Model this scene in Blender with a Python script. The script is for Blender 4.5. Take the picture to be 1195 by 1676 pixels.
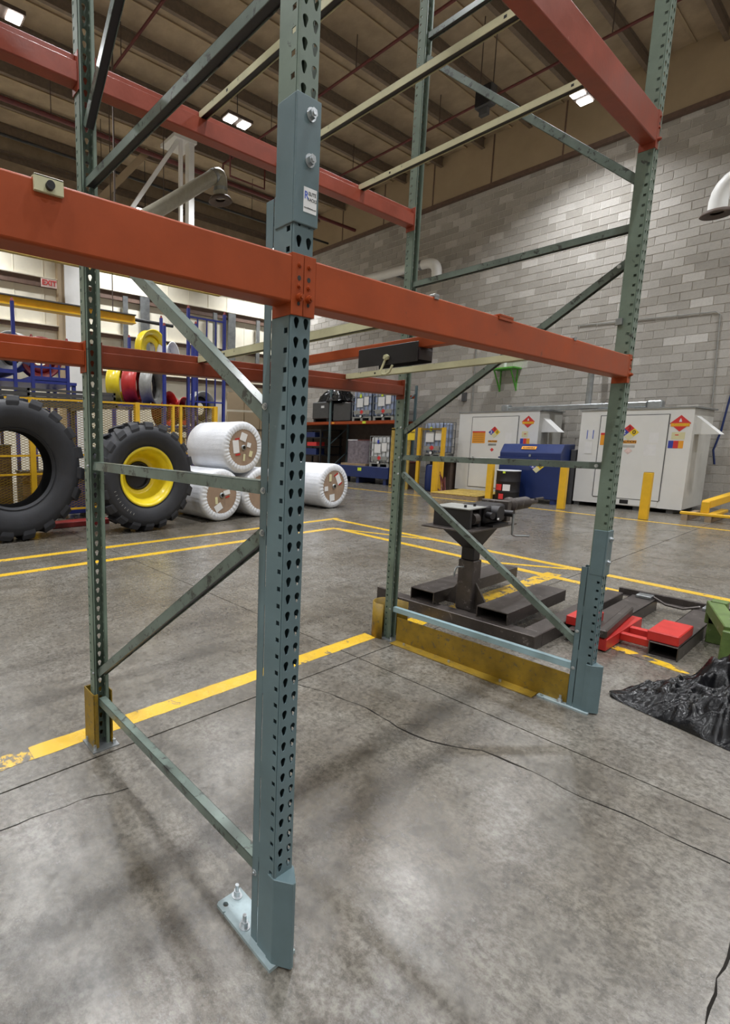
import bpy, math, random
from mathutils import Vector, Matrix
random.seed(7)
R = math.radians; PI = math.pi
SC = bpy.context.scene
for _o in list(bpy.data.objects): bpy.data.objects.remove(_o)
COL = SC.collection
# ------------------------------------------------------------------ camera
CP = Vector((-1.01437, -1.00995, 1.66240)); FPX = 829.986
PITCH, ROLL, YAW = -0.142296, 0.008465, 0.626002
fw = Vector((math.sin(YAW)*math.cos(PITCH), math.cos(YAW)*math.cos(PITCH), math.sin(PITCH)))
rt = Vector((math.cos(YAW), -math.sin(YAW), 0)); up = rt.cross(fw)
rt2 = rt*math.cos(ROLL)+up*math.sin(ROLL); up2 = -rt*math.sin(ROLL)+up*math.cos(ROLL)
cam = bpy.data.cameras.new('camera'); camo = bpy.data.objects.new('camera', cam); COL.objects.link(camo)
M = Matrix((rt2, up2, -fw)).transposed().to_4x4(); M.translation = CP
camo.matrix_world = M
cam.sensor_fit = 'VERTICAL'; cam.sensor_height = 24.0; cam.lens = FPX/1676*24.0
cam.shift_x = 248.03/1676; cam.shift_y = -3.593/1676
cam.clip_start = .05; cam.clip_end = 200
SC.camera = camo
# ------------------------------------------------------------------ world, exposure
w = bpy.data.worlds.new('world'); SC.world = w; w.use_nodes = True
w.node_tree.nodes['Background'].inputs[0].default_value = (.8, .85, 1, 1)
w.node_tree.nodes['Background'].inputs[1].default_value = .3
SC.view_settings.view_transform = 'Standard'; SC.view_settings.look = 'None'
SC.view_settings.gamma = 1; SC.view_settings.use_curve_mapping = False
SC.view_settings.exposure = 0.0
try:
    SC.cycles.use_denoising = True; SC.cycles.max_bounces = 8; SC.cycles.diffuse_bounces = 5
    SC.cycles.sample_clamp_indirect = 6; SC.cycles.caustics_reflective = False
except Exception: pass
LAMP_POWER = 205.0
# high-bay lamps hang under the roof; each lamp's area lights are made in high_bay() below
LAMPS = [(x, y) for x in (-10, -4, 2, 8, 14.2) for y in (-7, -1, 4.95, 10.8, 16)
         if (x, y) != (14.2, 10.8)]  # right two lamps of the cream wall row are added to brighten that wall

# ------------------------------------------------------------------ materials
def newmat(name):
    m = bpy.data.materials.new(name); m.use_nodes = True
    return m, m.node_tree.nodes, m.node_tree.links, m.node_tree.nodes['Principled BSDF']
def noise(N, L, scale, detail=5, rough=.6, vec=None, dist=0):
    n = N.new('ShaderNodeTexNoise'); n.inputs['Scale'].default_value = scale
    n.inputs['Detail'].default_value = detail; n.inputs['Roughness'].default_value = rough
    n.inputs['Distortion'].default_value = dist
    if vec is not None: L.new(vec, n.inputs['Vector'])
    return n
def ramp(N, L, fac, stops):
    r = N.new('ShaderNodeValToRGB'); e = r.color_ramp.elements
    e[0].position, e[0].color = stops[0][0], (*stops[0][1], 1)
    e[1].position, e[1].color = stops[-1][0], (*stops[-1][1], 1)
    for p, c in stops[1:-1]:
        q = e.new(p); q.color = (*c, 1)
    L.new(fac, r.inputs[0]); return r
def mixc(N, L, fac, a, b, bt='MIX'):
    m = N.new('ShaderNodeMix'); m.data_type = 'RGBA'; m.blend_type = bt
    for s, v in ((0, fac), (6, a), (7, b)):
        if hasattr(v, 'is_output') or isinstance(v, bpy.types.NodeSocket): L.new(v, m.inputs[s])
        elif s == 0: m.inputs[0].default_value = v
        else: m.inputs[s].default_value = (*v, 1)
    return m.outputs[2]
def coords(N, kind='Object', scale=None, L=None):
    t = N.new('ShaderNodeTexCoord')
    if scale is None: return t.outputs[kind]
    mp = N.new('ShaderNodeMapping'); mp.inputs['Scale'].default_value = scale
    L.new(t.outputs[kind], mp.inputs[0]); return mp.outputs[0]
def paint(name, c, rough=.4, metal=0., var=.25, wear=None, wearamt=.62, scale=9, bump=.05, coat=0., spec=.5):
    """paint or plastic: base colour with mottling and optional worn patches"""
    m, N, L, B = newmat(name)
    v = coords(N)
    n1 = noise(N, L, scale, 6, .65, v)
    d = tuple(x*(1-var) for x in c); l = tuple(min(1, x*(1+var*.6)) for x in c)
    r = ramp(N, L, n1.outputs[0], [(.3, d), (.7, l)])
    out = r.outputs[0]
    if wear:
        n2 = noise(N, L, scale*2.7, 8, .7, v, .4)
        rr = ramp(N, L, n2.outputs[0], [(wearamt, (0, 0, 0)), (wearamt+.04, (1, 1, 1))])
        out = mixc(N, L, rr.outputs[0], out, wear)
    L.new(out, B.inputs['Base Color'])
    B.inputs['Roughness'].default_value = rough; B.inputs['Metallic'].default_value = metal
    B.inputs['Specular IOR Level'].default_value = spec
    if coat: B.inputs['Coat Weight'].default_value = coat; B.inputs['Coat Roughness'].default_value = .15
    rg = N.new('ShaderNodeMapRange'); rg.inputs['To Min'].default_value = max(.05, rough-.1); rg.inputs['To Max'].default_value = min(1, rough+.15)
    L.new(n1.outputs[0], rg.inputs[0]); L.new(rg.outputs[0], B.inputs['Roughness'])
    if bump:
        n3 = noise(N, L, scale*8, 3, .6, v); b = N.new('ShaderNodeBump'); b.inputs['Strength'].default_value = bump
        b.inputs['Distance'].default_value = .01
        L.new(n3.outputs[0], b.inputs['Height']); L.new(b.outputs[0], B.inputs['Normal'])
    return m
def emit(name, c, s):
    m, N, L, B = newmat(name)
    B.inputs['Emission Color'].default_value = (*c, 1); B.inputs['Emission Strength'].default_value = s
    B.inputs['Base Color'].default_value = (.8, .8, .8, 1)
    return m
def concrete(name, marks=None):
    m, N, L, B = newmat(name)
    g = N.new('ShaderNodeNewGeometry').outputs['Position']
    big = noise(N, L, .55, 4, .55, g, .6); mid = noise(N, L, 2.6, 5, .62, g, .15); fin = noise(N, L, 38, 6, .75, g)
    c1 = ramp(N, L, mid.outputs[0], [(.34, (.122, .111, .094)), (.5, (.162, .151, .133)), (.66, (.202, .193, .176))])
    c2 = ramp(N, L, big.outputs[0], [(.36, (.80, .75, .67)), (.5, (.97, .95, .91)), (.64, (1.12, 1.115, 1.11))])
    a = mixc(N, L, 1., c1.outputs[0], c2.outputs[0], 'MULTIPLY')
    c3 = ramp(N, L, fin.outputs[0], [(.40, (.55, .54, .53)), (.58, (1.18, 1.18, 1.18))])
    a = mixc(N, L, .85, a, c3.outputs[0], 'MULTIPLY')
    sm = noise(N, L, 11, 7, .8, g, .2)
    c4 = ramp(N, L, sm.outputs[0], [(.38, (.52, .50, .47)), (.5, (1, 1, 1)), (.62, (1.16, 1.16, 1.16))])
    a = mixc(N, L, .8, a, c4.outputs[0], 'MULTIPLY')
    # dark scuffs stretched along x, and small dark spots
    mp = N.new('ShaderNodeMapping'); mp.inputs['Scale'].default_value = (.55, 5.5, 1); mp.inputs['Rotation'].default_value = (0, 0, .25)
    L.new(g, mp.inputs[0])
    sc = noise(N, L, 1.6, 5, .7, mp.outputs[0], .3)
    s1 = ramp(N, L, sc.outputs[0], [(.48, (1, 1, 1)), (.8, (.55, .53, .5))])
    a = mixc(N, L, .7, a, s1.outputs[0], 'MULTIPLY')
    vo = N.new('ShaderNodeTexVoronoi'); vo.inputs['Scale'].default_value = 2.3; L.new(g, vo.inputs['Vector'])
    sp = ramp(N, L, vo.outputs['Distance'], [(.008, (.2, .18, .16)), (.03, (1, 1, 1))])
    a = mixc(N, L, .8, a, sp.outputs[0], 'MULTIPLY')
    if marks:
        n2 = noise(N, L, 7, 8, .75, g, .5)
        rr = ramp(N, L, n2.outputs[0], [(marks[1], (0, 0, 0)), (marks[1]+.03, (1, 1, 1))])
        yel = mixc(N, L, fin.outputs[0], tuple(x*.85 for x in marks[0]), marks[0])
        a = mixc(N, L, rr.outputs[0], yel, a)
    L.new(a, B.inputs['Base Color'])
    rg = N.new('ShaderNodeMapRange'); rg.inputs['From Min'].default_value = .3; rg.inputs['From Max'].default_value = .7
    rg.inputs['To Min'].default_value = .38; rg.inputs['To Max'].default_value = .12
    mr = mixc(N, L, .5, mid.outputs[0], sm.outputs[0])
    L.new(mr, rg.inputs[0]); L.new(rg.outputs[0], B.inputs['Roughness'])
    B.inputs['Specular IOR Level'].default_value = 1.0
    b = N.new('ShaderNodeBump'); b.inputs['Strength'].default_value = .22; b.inputs['Distance'].default_value = .004
    L.new(fin.outputs[0], b.inputs['Height']); L.new(b.outputs[0], B.inputs['Normal'])
    return m
def blockmat(name, single):
    m, N, L, B = newmat(name)
    if single: f = N.new('ShaderNodeObjectInfo').outputs['Random']
    else: f = N.new('ShaderNodeNewGeometry').outputs['Random Per Island']
    g = N.new('ShaderNodeNewGeometry').outputs['Position']
    r = ramp(N, L, f, [(0, (.38, .355, .32)), (.5, (.43, .405, .37)), (.85, (.485, .46, .425)), (1, (.60, .575, .54))])
    n = noise(N, L, 30, 5, .7, g); c = ramp(N, L, n.outputs[0], [(.3, (.82, .82, .82)), (.7, (1.1, 1.1, 1.1))])
    a = mixc(N, L, .8, r.outputs[0], c.outputs[0], 'MULTIPLY')
    n2 = noise(N, L, .5, 4, .6, g); c2 = ramp(N, L, n2.outputs[0], [(.3, (.85, .84, .82)), (.65, (1.05, 1.05, 1.05))])
    a = mixc(N, L, .7, a, c2.outputs[0], 'MULTIPLY')
    L.new(a, B.inputs['Base Color']); B.inputs['Roughness'].default_value = .9
    b = N.new('ShaderNodeBump'); b.inputs['Strength'].default_value = .3; b.inputs['Distance'].default_value = .005
    L.new(n.outputs[0], b.inputs['Height']); L.new(b.outputs[0], B.inputs['Normal'])
    return m
MT = {}
MT['concrete'] = concrete('polished concrete')
MT['line'] = concrete('yellow floor paint', ((.74, .46, .03), .60))
MT['line_worn'] = concrete('worn yellow floor paint', ((.74, .46, .03), .47))
MT['line_patchy'] = concrete('patchy yellow floor paint', ((.74, .46, .03), .54))
MT['joint'] = paint('joint filler', (.018, .016, .014), .95, spec=.1)
MT['block'] = blockmat('concrete block', True); MT['blocks'] = blockmat('concrete blocks', False)
MT['mortar'] = paint('mortar', (.74, .715, .67), .95, bump=.2)
MT['cream'] = paint('cream wall sheet', (.88, .83, .69), .5, var=.10, scale=1.1)
MT['girt'] = paint('brown girt', (.16, .10, .075), .6)
MT['white'] = paint('white paint', (.88, .88, .86), .45, var=.06, scale=2)
MT['tan'] = paint('tan wall liner', (.44, .34, .22), .7, var=.12, scale=.8)
MT['deck'] = paint('tan roof insulation', (.44, .345, .235), .75, var=.25, scale=1.6, bump=.4)
MT['purlin'] = paint('brown purlin steel', (.20, .15, .11), .6)
MT['girder'] = paint('dark girder steel', (.10, .07, .055), .6)
MT['redpipe'] = paint('red sprinkler pipe', (.14, .03, .028), .5)
MT['blackpipe'] = paint('black pipe', (.03, .03, .03), .5)
MT['bluegray'] = paint('blue grey rack enamel', (.115, .172, .188), .36, var=.14, scale=5, bump=.02, wear=(.19, .24, .24), wearamt=.66)
MT['green'] = paint('old green rack enamel', (.15, .20, .155), .40, var=.22, scale=6, bump=.03, wear=(.05, .055, .045), wearamt=.64)
MT['brace'] = paint('green brace enamel', (.125, .165, .14), .32, var=.35, scale=7, bump=.03, wear=(.035, .04, .035), wearamt=.56, coat=.3)
MT['lightblue'] = paint('light blue enamel', (.30, .43, .47), .35, var=.1)
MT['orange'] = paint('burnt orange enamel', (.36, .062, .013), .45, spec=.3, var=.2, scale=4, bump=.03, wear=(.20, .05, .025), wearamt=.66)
MT['orange_shaded'] = paint('orange enamel darkened as shade', (.20, .036, .012), .42, spec=.35, var=.25, scale=4, wear=(.10, .03, .02), wearamt=.66)  # orange enamel darkened to carry the shade on the lower rear beam
MT['redbeam'] = paint('dark red orange enamel', (.31, .062, .034), .34, spec=.4, var=.25, scale=5, wear=(.55, .35, .3), wearamt=.70)
MT['bar'] = paint('pale olive crossbar enamel', (.60, .58, .37), .42, var=.2, scale=6, wear=(.2, .2, .13), wearamt=.62)
MT['zinc'] = paint('zinc plated steel', (.55, .58, .60), .28, .85, var=.2, scale=20)
MT['galv'] = paint('galvanised steel', (.36, .38, .39), .35, .8, var=.25, scale=6)
MT['plate'] = paint('grey base plate enamel', (.34, .42, .44), .35, .2, var=.25, scale=14)
MT['yguard'] = paint('dirty yellow guard paint', (.25, .155, .011), .5, var=.3, scale=10, wear=(.12, .09, .04), wearamt=.58)
MT['yellow'] = paint('safety yellow paint', (.74, .43, .02), .42, var=.1, scale=5, wear=(.12, .09, .05), wearamt=.68)
MT['lemon'] = paint('bright yellow wheel paint', (.82, .64, .02), .3, var=.06, coat=.3)
MT['rubber'] = paint('tyre rubber', (.020, .021, .026), .6, var=.35, scale=4, bump=.15)
MT['rubberin'] = paint('tyre inner rubber', (.010, .010, .011), .8, var=.2)
MT['wrap'] = paint('white poly wrap', (.74, .76, .80), .32, var=.07, scale=5, bump=.5)
MT['card'] = paint('brown cardboard', (.33, .23, .16), .6, var=.15, scale=5)
MT['paper'] = paint('white paper', (.78, .78, .78), .6, var=.05)
MT['cream_paper'] = paint('yellow paper tag', (.70, .66, .40), .6, var=.05)
MT['red'] = paint('red paint', (.50, .025, .02), .38, var=.15)
MT['darkred'] = paint('dark red wheel paint', (.22, .015, .015), .4, var=.2)
MT['blue'] = paint('blue rack enamel', (.03, .045, .28), .42, var=.15)
MT['blue2'] = paint('blue steel enamel', (.012, .028, .125), .36, var=.12, scale=3)
MT['greywheel'] = paint('grey wheel metal', (.30, .30, .28), .45, .1, var=.2)
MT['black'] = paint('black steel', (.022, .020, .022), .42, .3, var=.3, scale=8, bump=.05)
MT['rawsteel'] = paint('raw dark steel', (.085, .072, .066), .40, .55, var=.35, scale=7, wear=(.19, .17, .16), wearamt=.60)
MT['duct'] = paint('dull duct paint', (.36, .34, .27), .35, var=.15)
MT['bag'] = paint('black plastic film', (.004, .004, .005), .24, spec=.32, var=.2, scale=6, bump=.2)
MT['greensteel'] = paint('worn green machine paint', (.10, .16, .04), .5, var=.3, wear=(.2, .2, .15))
MT['brightgreen'] = paint('bright green paint', (.10, .42, .04), .45)
MT['charcoal'] = paint('charcoal box', (.07, .07, .072), .5, var=.15)
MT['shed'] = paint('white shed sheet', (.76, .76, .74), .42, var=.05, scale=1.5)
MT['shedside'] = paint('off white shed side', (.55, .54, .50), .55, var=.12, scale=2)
MT['seam'] = paint('dark seam', (.10, .10, .10), .7)
MT['tote'] = paint('pale tank plastic', (.36, .43, .62), .3, var=.12, scale=3)
MT['totewhite'] = paint('white tank plastic', (.72, .74, .76), .3, var=.08, scale=3)
MT['film'] = paint('grey stretch film', (.22, .19, .22), .18, var=.4, scale=9, bump=.5)
MT['wood'] = paint('yellow painted planks', (.46, .32, .07), .6, var=.3, scale=5)
MT['rawwood'] = paint('raw pallet wood', (.32, .23, .14), .7, var=.25)
MT['signred'] = paint('sign red', (.65, .04, .04), .5, var=.03)
MT['signblue'] = paint('sign blue', (.04, .06, .38), .5, var=.03)
MT['signyel'] = paint('sign yellow', (.85, .60, .03), .5, var=.03)
MT['signora'] = paint('sign orange', (.85, .36, .03), .5, var=.03)
MT['stamp'] = paint('dark print', (.02, .02, .02), .6)
MT['bluetxt'] = paint('blue print', (.06, .12, .55), .6)
MT['noteyel'] = paint('lime note', (.65, .80, .05), .6)
MT['exitwhite'] = paint('pinkish sign face', (.80, .62, .58), .5)
MT['lens'] = emit('lamp diffuser', (1, .98, .95), 16.0)
MT['lamp'] = paint('lamp housing', (.5, .5, .5), .4)

# ------------------------------------------------------------------ mesh builder
WL = {}
class MB:
    def __init__(s): s.v = []; s.f = []; s.sm = set()
    def add(s, vs, fs, smooth=False):
        n = len(s.v); s.v += [tuple(v) for v in vs]
        for f in fs:
            if smooth: s.sm.add(len(s.f))
            s.f.append(tuple(i+n for i in f))
        return s
    def box(s, x0, x1, y0, y1, z0, z1):
        x0, x1 = sorted((x0, x1)); y0, y1 = sorted((y0, y1)); z0, z1 = sorted((z0, z1))
        return s.add([(x0, y0, z0), (x1, y0, z0), (x1, y1, z0), (x0, y1, z0), (x0, y0, z1), (x1, y0, z1), (x1, y1, z1), (x0, y1, z1)],
                     [(0, 3, 2, 1), (4, 5, 6, 7), (0, 1, 5, 4), (1, 2, 6, 5), (2, 3, 7, 6), (3, 0, 4, 7)])
    def obox(s, c, ax, ay, az):
        """oriented box: centre and three half-axis vectors"""
        c, ax, ay, az = map(Vector, (c, ax, ay, az))
        vs = [c+ax*i+ay*j+az*k for k in (-1, 1) for j in (-1, 1) for i in (-1, 1)]
        fs = [(0, 2, 3, 1), (4, 5, 7, 6), (0, 1, 5, 4), (1, 3, 7, 5), (3, 2, 6, 7), (2, 0, 4, 6)]
        if ax.cross(ay).dot(az) < 0: fs = [f[::-1] for f in fs]
        return s.add(vs, fs)
    def beam(s, a, b, wd, ht, upv=(0, 0, 1)):
        a, b = Vector(a), Vector(b); d = (b-a); l = d.length; d = d/l
        u = Vector(upv); sd = d.cross(u)
        if sd.length < 1e-4: sd = d.cross(Vector((1, 0, 0)))
        sd.normalize(); u = sd.cross(d)
        return s.obox((a+b)/2, d*l/2, sd*wd/2, u*ht/2)
    def cyl(s, a, b, r, n=12, r2=None, caps=True, smooth=True):
        a, b = Vector(a), Vector(b); d = (b-a).normalized(); r2 = r if r2 is None else r2
        u = d.orthogonal().normalized(); w_ = d.cross(u)
        vs = [a+(u*math.cos(2*PI*i/n)+w_*math.sin(2*PI*i/n))*r for i in range(n)]+[b+(u*math.cos(2*PI*i/n)+w_*math.sin(2*PI*i/n))*r2 for i in range(n)]
        s.add(vs, [(i, (i+1) % n, (i+1) % n+n, i+n) for i in range(n)], smooth)
        if caps:
            s.add(vs[:n], [tuple(range(n))[::-1]]); s.add(vs[n:], [tuple(range(n))])
        return s
    def tube(s, pts, r, n=8):
        pts = [Vector(p) for p in pts]; rings = []; u = None
        for i, p in enumerate(pts):
            d = (pts[min(i+1, len(pts)-1)]-pts[max(i-1, 0)]).normalized()
            u = d.orthogonal().normalized() if u is None else (u-d*u.dot(d)).normalized()
            w_ = d.cross(u); rr = r[i] if isinstance(r, (list, tuple)) else r
            rings.append([p+(u*math.cos(2*PI*k/n)+w_*math.sin(2*PI*k/n))*rr for k in range(n)])
        vs = [v for q in rings for v in q]; fs = []
        for i in range(len(pts)-1):
            for k in range(n): fs.append((i*n+k, i*n+(k+1) % n, (i+1)*n+(k+1) % n, (i+1)*n+k))
        s.add(vs, fs, True); s.add(rings[0], [tuple(range(n))[::-1]]); s.add(rings[-1], [tuple(range(n))]); return s
    def prism(s, poly, axis, a, b):
        """extrude a 2-D polygon along axis x/y/z between a and b"""
        def P(p, t): return {'x': (t, p[0], p[1]), 'y': (p[0], t, p[1]), 'z': (p[0], p[1], t)}[axis]
        n = len(poly); vs = [P(p, a) for p in poly]+[P(p, b) for p in poly]
        return s.add(vs, [(i, (i+1) % n, (i+1) % n+n, i+n) for i in range(n)]+[tuple(range(n))[::-1], tuple(range(n, 2*n))])
    def lathe(s, prof, c, ax=(0, 1, 0), n=48, smooth=True, close=False):
        """prof: list of (r, t) along axis"""
        c = Vector(c); d = Vector(ax).normalized(); u = d.orthogonal().normalized(); w_ = d.cross(u); m = len(prof)
        vs = [c+d*t+(u*math.cos(2*PI*i/n)+w_*math.sin(2*PI*i/n))*r for i in range(n) for r, t in prof]
        fs = []
        for i in range(n):
            for j in range(m if close else m-1):
                j2 = (j+1) % m; i2 = (i+1) % n
                fs.append((i*m+j, i2*m+j, i2*m+j2, i*m+j2))
        return s.add(vs, fs, smooth)
    def obj(s, name, mat, parent=None, label=None, kind=None, bevel=0, solid=0, sub=0, seg=1):
        off = Vector((0, 0, 0))
        if parent is not None: off = WL[parent.name]
        me = bpy.data.meshes.new(name)
        if parent is None:
            pass
        me.from_pydata([tuple(Vector(v)-off) for v in s.v], [], s.f); me.validate(); me.update()
        if s.sm:
            for i in s.sm:
                if i < len(me.polygons): me.polygons[i].use_smooth = True
        me.materials.append(MT[mat] if isinstance(mat, str) else mat)
        o = bpy.data.objects.new(name, me); COL.objects.link(o)
        if parent is not None: o.parent = parent
        WL[o.name] = off
        if label: o['label'] = label
        if kind: o['kind'] = kind
        if solid:
            q = o.modifiers.new('solid', 'SOLIDIFY'); q.thickness = solid; q.offset = -1
        if bevel:
            q = o.modifiers.new('bevel', 'BEVEL'); q.width = bevel; q.segments = seg; q.limit_method = 'ANGLE'
        if sub:
            q = o.modifiers.new('sub', 'SUBSURF'); q.levels = q.render_levels = sub
        return o
def thing(name, label, cat, loc=(0, 0, 0), group=None):
    o = bpy.data.objects.new(name, None); COL.objects.link(o); o.location = loc
    o.empty_display_size = .1
    o['label'] = label; o['category'] = cat
    if group: o['group'] = group
    WL[o.name] = Vector(loc); return o
def tag(o, label, cat, group=None):
    o['label'] = label; o['category'] = cat
    if group: o['group'] = group
    return o
def part(parent, name, mat, fn, **k):
    b = MB(); fn(b); return b.obj(name, mat, parent, **k)
def text(parent, name, s, mat, loc, right, upv, size, depth=.001, align='CENTER'):
    cu = bpy.data.curves.new(name, 'FONT'); cu.body = s; cu.size = size; cu.extrude = depth
    cu.align_x = align; cu.align_y = 'CENTER'; cu.materials.append(MT[mat]); cu.offset = size*.02
    tmp = bpy.data.objects.new('tmp', cu); me = bpy.data.meshes.new_from_object(tmp); bpy.data.objects.remove(tmp)
    o = bpy.data.objects.new(name, me); COL.objects.link(o)
    r, u = Vector(right).normalized(), Vector(upv).normalized(); n = r.cross(u)
    m4 = Matrix((r, u, n)).transposed().to_4x4(); m4.translation = Vector(loc)-WL[parent.name]
    o.parent = parent; o.matrix_local = m4; WL[o.name] = WL[parent.name]
    return o
def copy_tree(o, dloc, label=None, parent=None):
    c = o.copy(); COL.objects.link(c)
    if parent is None:
        c.location = Vector(o.location)+Vector(dloc)
        if label: c['label'] = label
    else: c.parent = parent
    for ch in [q for q in bpy.data.objects if q.parent == o]: copy_tree(ch, dloc, None, c)
    return c

# ================================================================== STRUCTURE
XW, YW, ZC = 16.4, 17.5, 11.15
fl = MB().box(-13, XW, -12, YW, -.3, -.008).obj('floor', 'joint'); fl['kind'] = 'structure'
xs = [-13, -7.25, -2.6, 2.05, 6.7, 11.35, XW]; ys = [-12, -8, -3.34, 1.32, 5.7, 10.5, YW]
for i in range(len(xs)-1):
    for j in range(len(ys)-1):
        g = .0048
        MB().box(xs[i]+g, xs[i+1]-g, ys[j]+g, ys[j+1]-g, -.008, 0).obj('concrete_slab', 'concrete', fl)
def strip_poly(pts, wd, z, dz=.0006, jitter=0):
    """a painted or cracked band following pts on the floor"""
    b = MB(); P = [Vector((*p, 0)) for p in pts]; L_, R_ = [], []
    for i, p in enumerate(P):
        d = (P[min(i+1, len(P)-1)]-P[max(i-1, 0)]).normalized(); n = Vector((-d.y, d.x, 0))
        ww = wd/2*(1+random.uniform(-jitter, jitter)); L_.append(p+n*ww); R_.append(p-n*ww)
    n = len(P)
    vs = [(q.x, q.y, z+dz) for q in L_+R_]+[(q.x, q.y, z) for q in L_+R_]
    fs = [(i, i+n, i+n+1, i+1) for i in range(n-1)]
    fs += [(i+2*n, i, i+1, i+1+2*n) for i in range(n-1)]+[(i+n, i+3*n, i+3*n+1, i+n+1) for i in range(n-1)]
    fs += [(0, 2*n, 3*n, n), (n-1, 2*n-1, 4*n-1, 3*n-1)]
    return b.add(vs, fs)
def crack(pts, wd):
    out = [Vector(pts[0])]
    for a, c in zip(pts, pts[1:]):
        a, c = Vector(a), Vector(c); k = max(2, int((c-a).length/.06))
        for i in range(1, k+1):
            p = a.lerp(c, i/k); out.append(p+Vector((random.uniform(-1, 1), random.uniform(-1, 1)))*(.007 if i < k else 0))
    strip_poly([(p.x, p.y) for p in out], wd, 0, .0006, .7).obj('crack', 'joint', fl)
crack([(1.355, 1.31), (1.449, 1.073), (1.499, .825), (1.469, .582), (1.493, .404), (1.57, .274), (1.65, .185), (1.684, -.049), (1.67, -.262), (1.707, -.485), (1.703, -.647), (1.718, -.8), (1.78, -1.3)], .009)
crack([(1.469, .60), (1.55, .56), (1.62, .50)], .003)
crack([(-.9, 1.12), (-.605, 1.084), (-.262, 1.066), (-.041, 1.011)], .004)
crack([(.4, -.846), (.87, -.845), (1.26, -.836), (1.75, -.84)], .005)
# painted lines (each coat a little thicker than the last, so crossings stay clean)
NL = 0
def line(label, pts, wd=.10, mat='line', z=0.0, group=None):
    global NL; NL += 1
    o = strip_poly(pts, wd, z, .0007+.0003*NL, .06).obj('floor_line', mat); return tag(o, label, 'floor marking', group)
def seg(a, b, n=40): return [(a[0]+(b[0]-a[0])*i/n, a[1]+(b[1]-a[1])*i/n) for i in range(n+1)]
line('wide yellow line on the floor running under the rear rack post to the far post', seg((-.34, 1.55), (2.5, 1.55)), .118)
line('chipped yellow line left of the left rear rack post', seg((-3.5, 1.55), (-.34, 1.55)), .118, 'line_worn')
line('broken yellow line passing under the black stand', seg((2.75, 1.52), (6.1, 1.5)), .17, 'line_patchy')
line('nearer of the two parallel yellow lines in front of the tractor tyres', seg((-5, 5.30), (6.3, 5.22)), .125)
line('farther of the two parallel yellow lines in front of the tractor tyres', seg((-5, 6.07), (7.25, 5.97)), .13)
line('inner yellow aisle line behind the far rack frame, running to the right', seg((6.28, 5.2), (5.72, -.5))+seg((5.72, -.5), (5.4, -4))[1:], .13)
line('outer yellow aisle line farther behind the far rack frame', seg((7.1, 6.0), (6.43, -.2))+seg((6.43, -.2), (6.0, -4))[1:], .13)
line('yellow line slanting between the two aisle lines near their corner', seg((6.25, 5.2), (6.86, 3.4)), .08)
line('yellow line slanting between the two aisle lines beyond the stand', seg((6.0, 2.3), (6.7, 1.2)), .08)
line('thin yellow line on the floor in front of the white sheds', seg((12.75, 12), (12.55, 4))+seg((12.55, 4), (12.2, -2))[1:], .10)
line('short chipped yellow line beside the black plastic sheet', seg((3.95, .35), (3.78, -.36)), .10, 'line_worn')

# block wall
def inframe(p, m=30):
    d = Vector(p)-CP; z = d.dot(fw)
    if z < .1: return False
    u = 597.5-248.03+FPX*d.dot(rt2)/z; v = 838-3.59-FPX*d.dot(up2)/z
    return -m < u < 1195+m and -m < v < 1676+m
wr = MB().box(XW, XW+.25, -12, YW, 0, 9.66).obj('wall_right', 'mortar'); wr['kind'] = 'structure'
BW, BH = .43, .215
vis, rest = [], []
for r_ in range(45):
    z0 = r_*BH; y0 = -3.0-(BW/2 if r_ % 2 else 0)
    while y0 < YW-.05:
        y1 = min(y0+BW, YW)
        c = (XW, (y0+y1)/2, z0+BH/2)
        (vis if (inframe(c, 0) and z0 > 2.4 and y1-y0 > .42) else rest).append((y0, y1, z0))
        y0 += BW
vis.sort(key=lambda b: (b[0]-CP.y)**2+(b[2]-1.66)**2*.8)
rest += vis[295:]; vis = vis[:295]
def blockmesh(b, y0, y1, z0, pr, x=XW):
    g = .006; y0 += g; y1 -= g; z1 = z0+BH-g; z0 += g; c = .004
    b.add([(x, y0, z0), (x, y1, z0), (x, y1, z1), (x, y0, z1), (x-pr, y0+c, z0+c), (x-pr, y1-c, z0+c), (x-pr, y1-c, z1-c), (x-pr, y0+c, z1-c)],
          [(4, 5, 6, 7)[::-1], (0, 1, 5, 4)[::-1], (1, 2, 6, 5)[::-1], (2, 3, 7, 6)[::-1], (3, 0, 4, 7)[::-1]])
b = MB()
for y0, y1, z0 in rest: blockmesh(b, y0, y1, z0, .012)
b.obj('block_courses', 'blocks', wr, kind='stuff')
bm_ = MB(); blockmesh(bm_, -BW/2, BW/2, -BH/2, .012, 0); first = bm_.obj('block', 'block', wr)
first.location = (XW, vis[0][0]+BW/2, vis[0][2]+BH/2)
for y0, y1, z0 in vis[1:]:
    o = first.copy(); COL.objects.link(o); o.location = (XW-random.uniform(0, .003), y0+BW/2, z0+BH/2)
# tan liner band above the blocks, with seams
ub = MB().box(XW-.12, XW+.25, -12, YW, 9.72, ZC).obj('wall_upper_right', 'tan'); ub['kind'] = 'structure'
b = MB()
for y in range(-12, 18, 2): b.box(XW-.135, XW-.12, y-.02, y+.02, 9.72, ZC)
b.obj('liner_seam', 'girt', ub)
tr = MB().box(XW-.16, XW+.02, -12, YW, 9.60, 9.72).obj('trim_1', 'girt'); tr['kind'] = 'structure'
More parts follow.
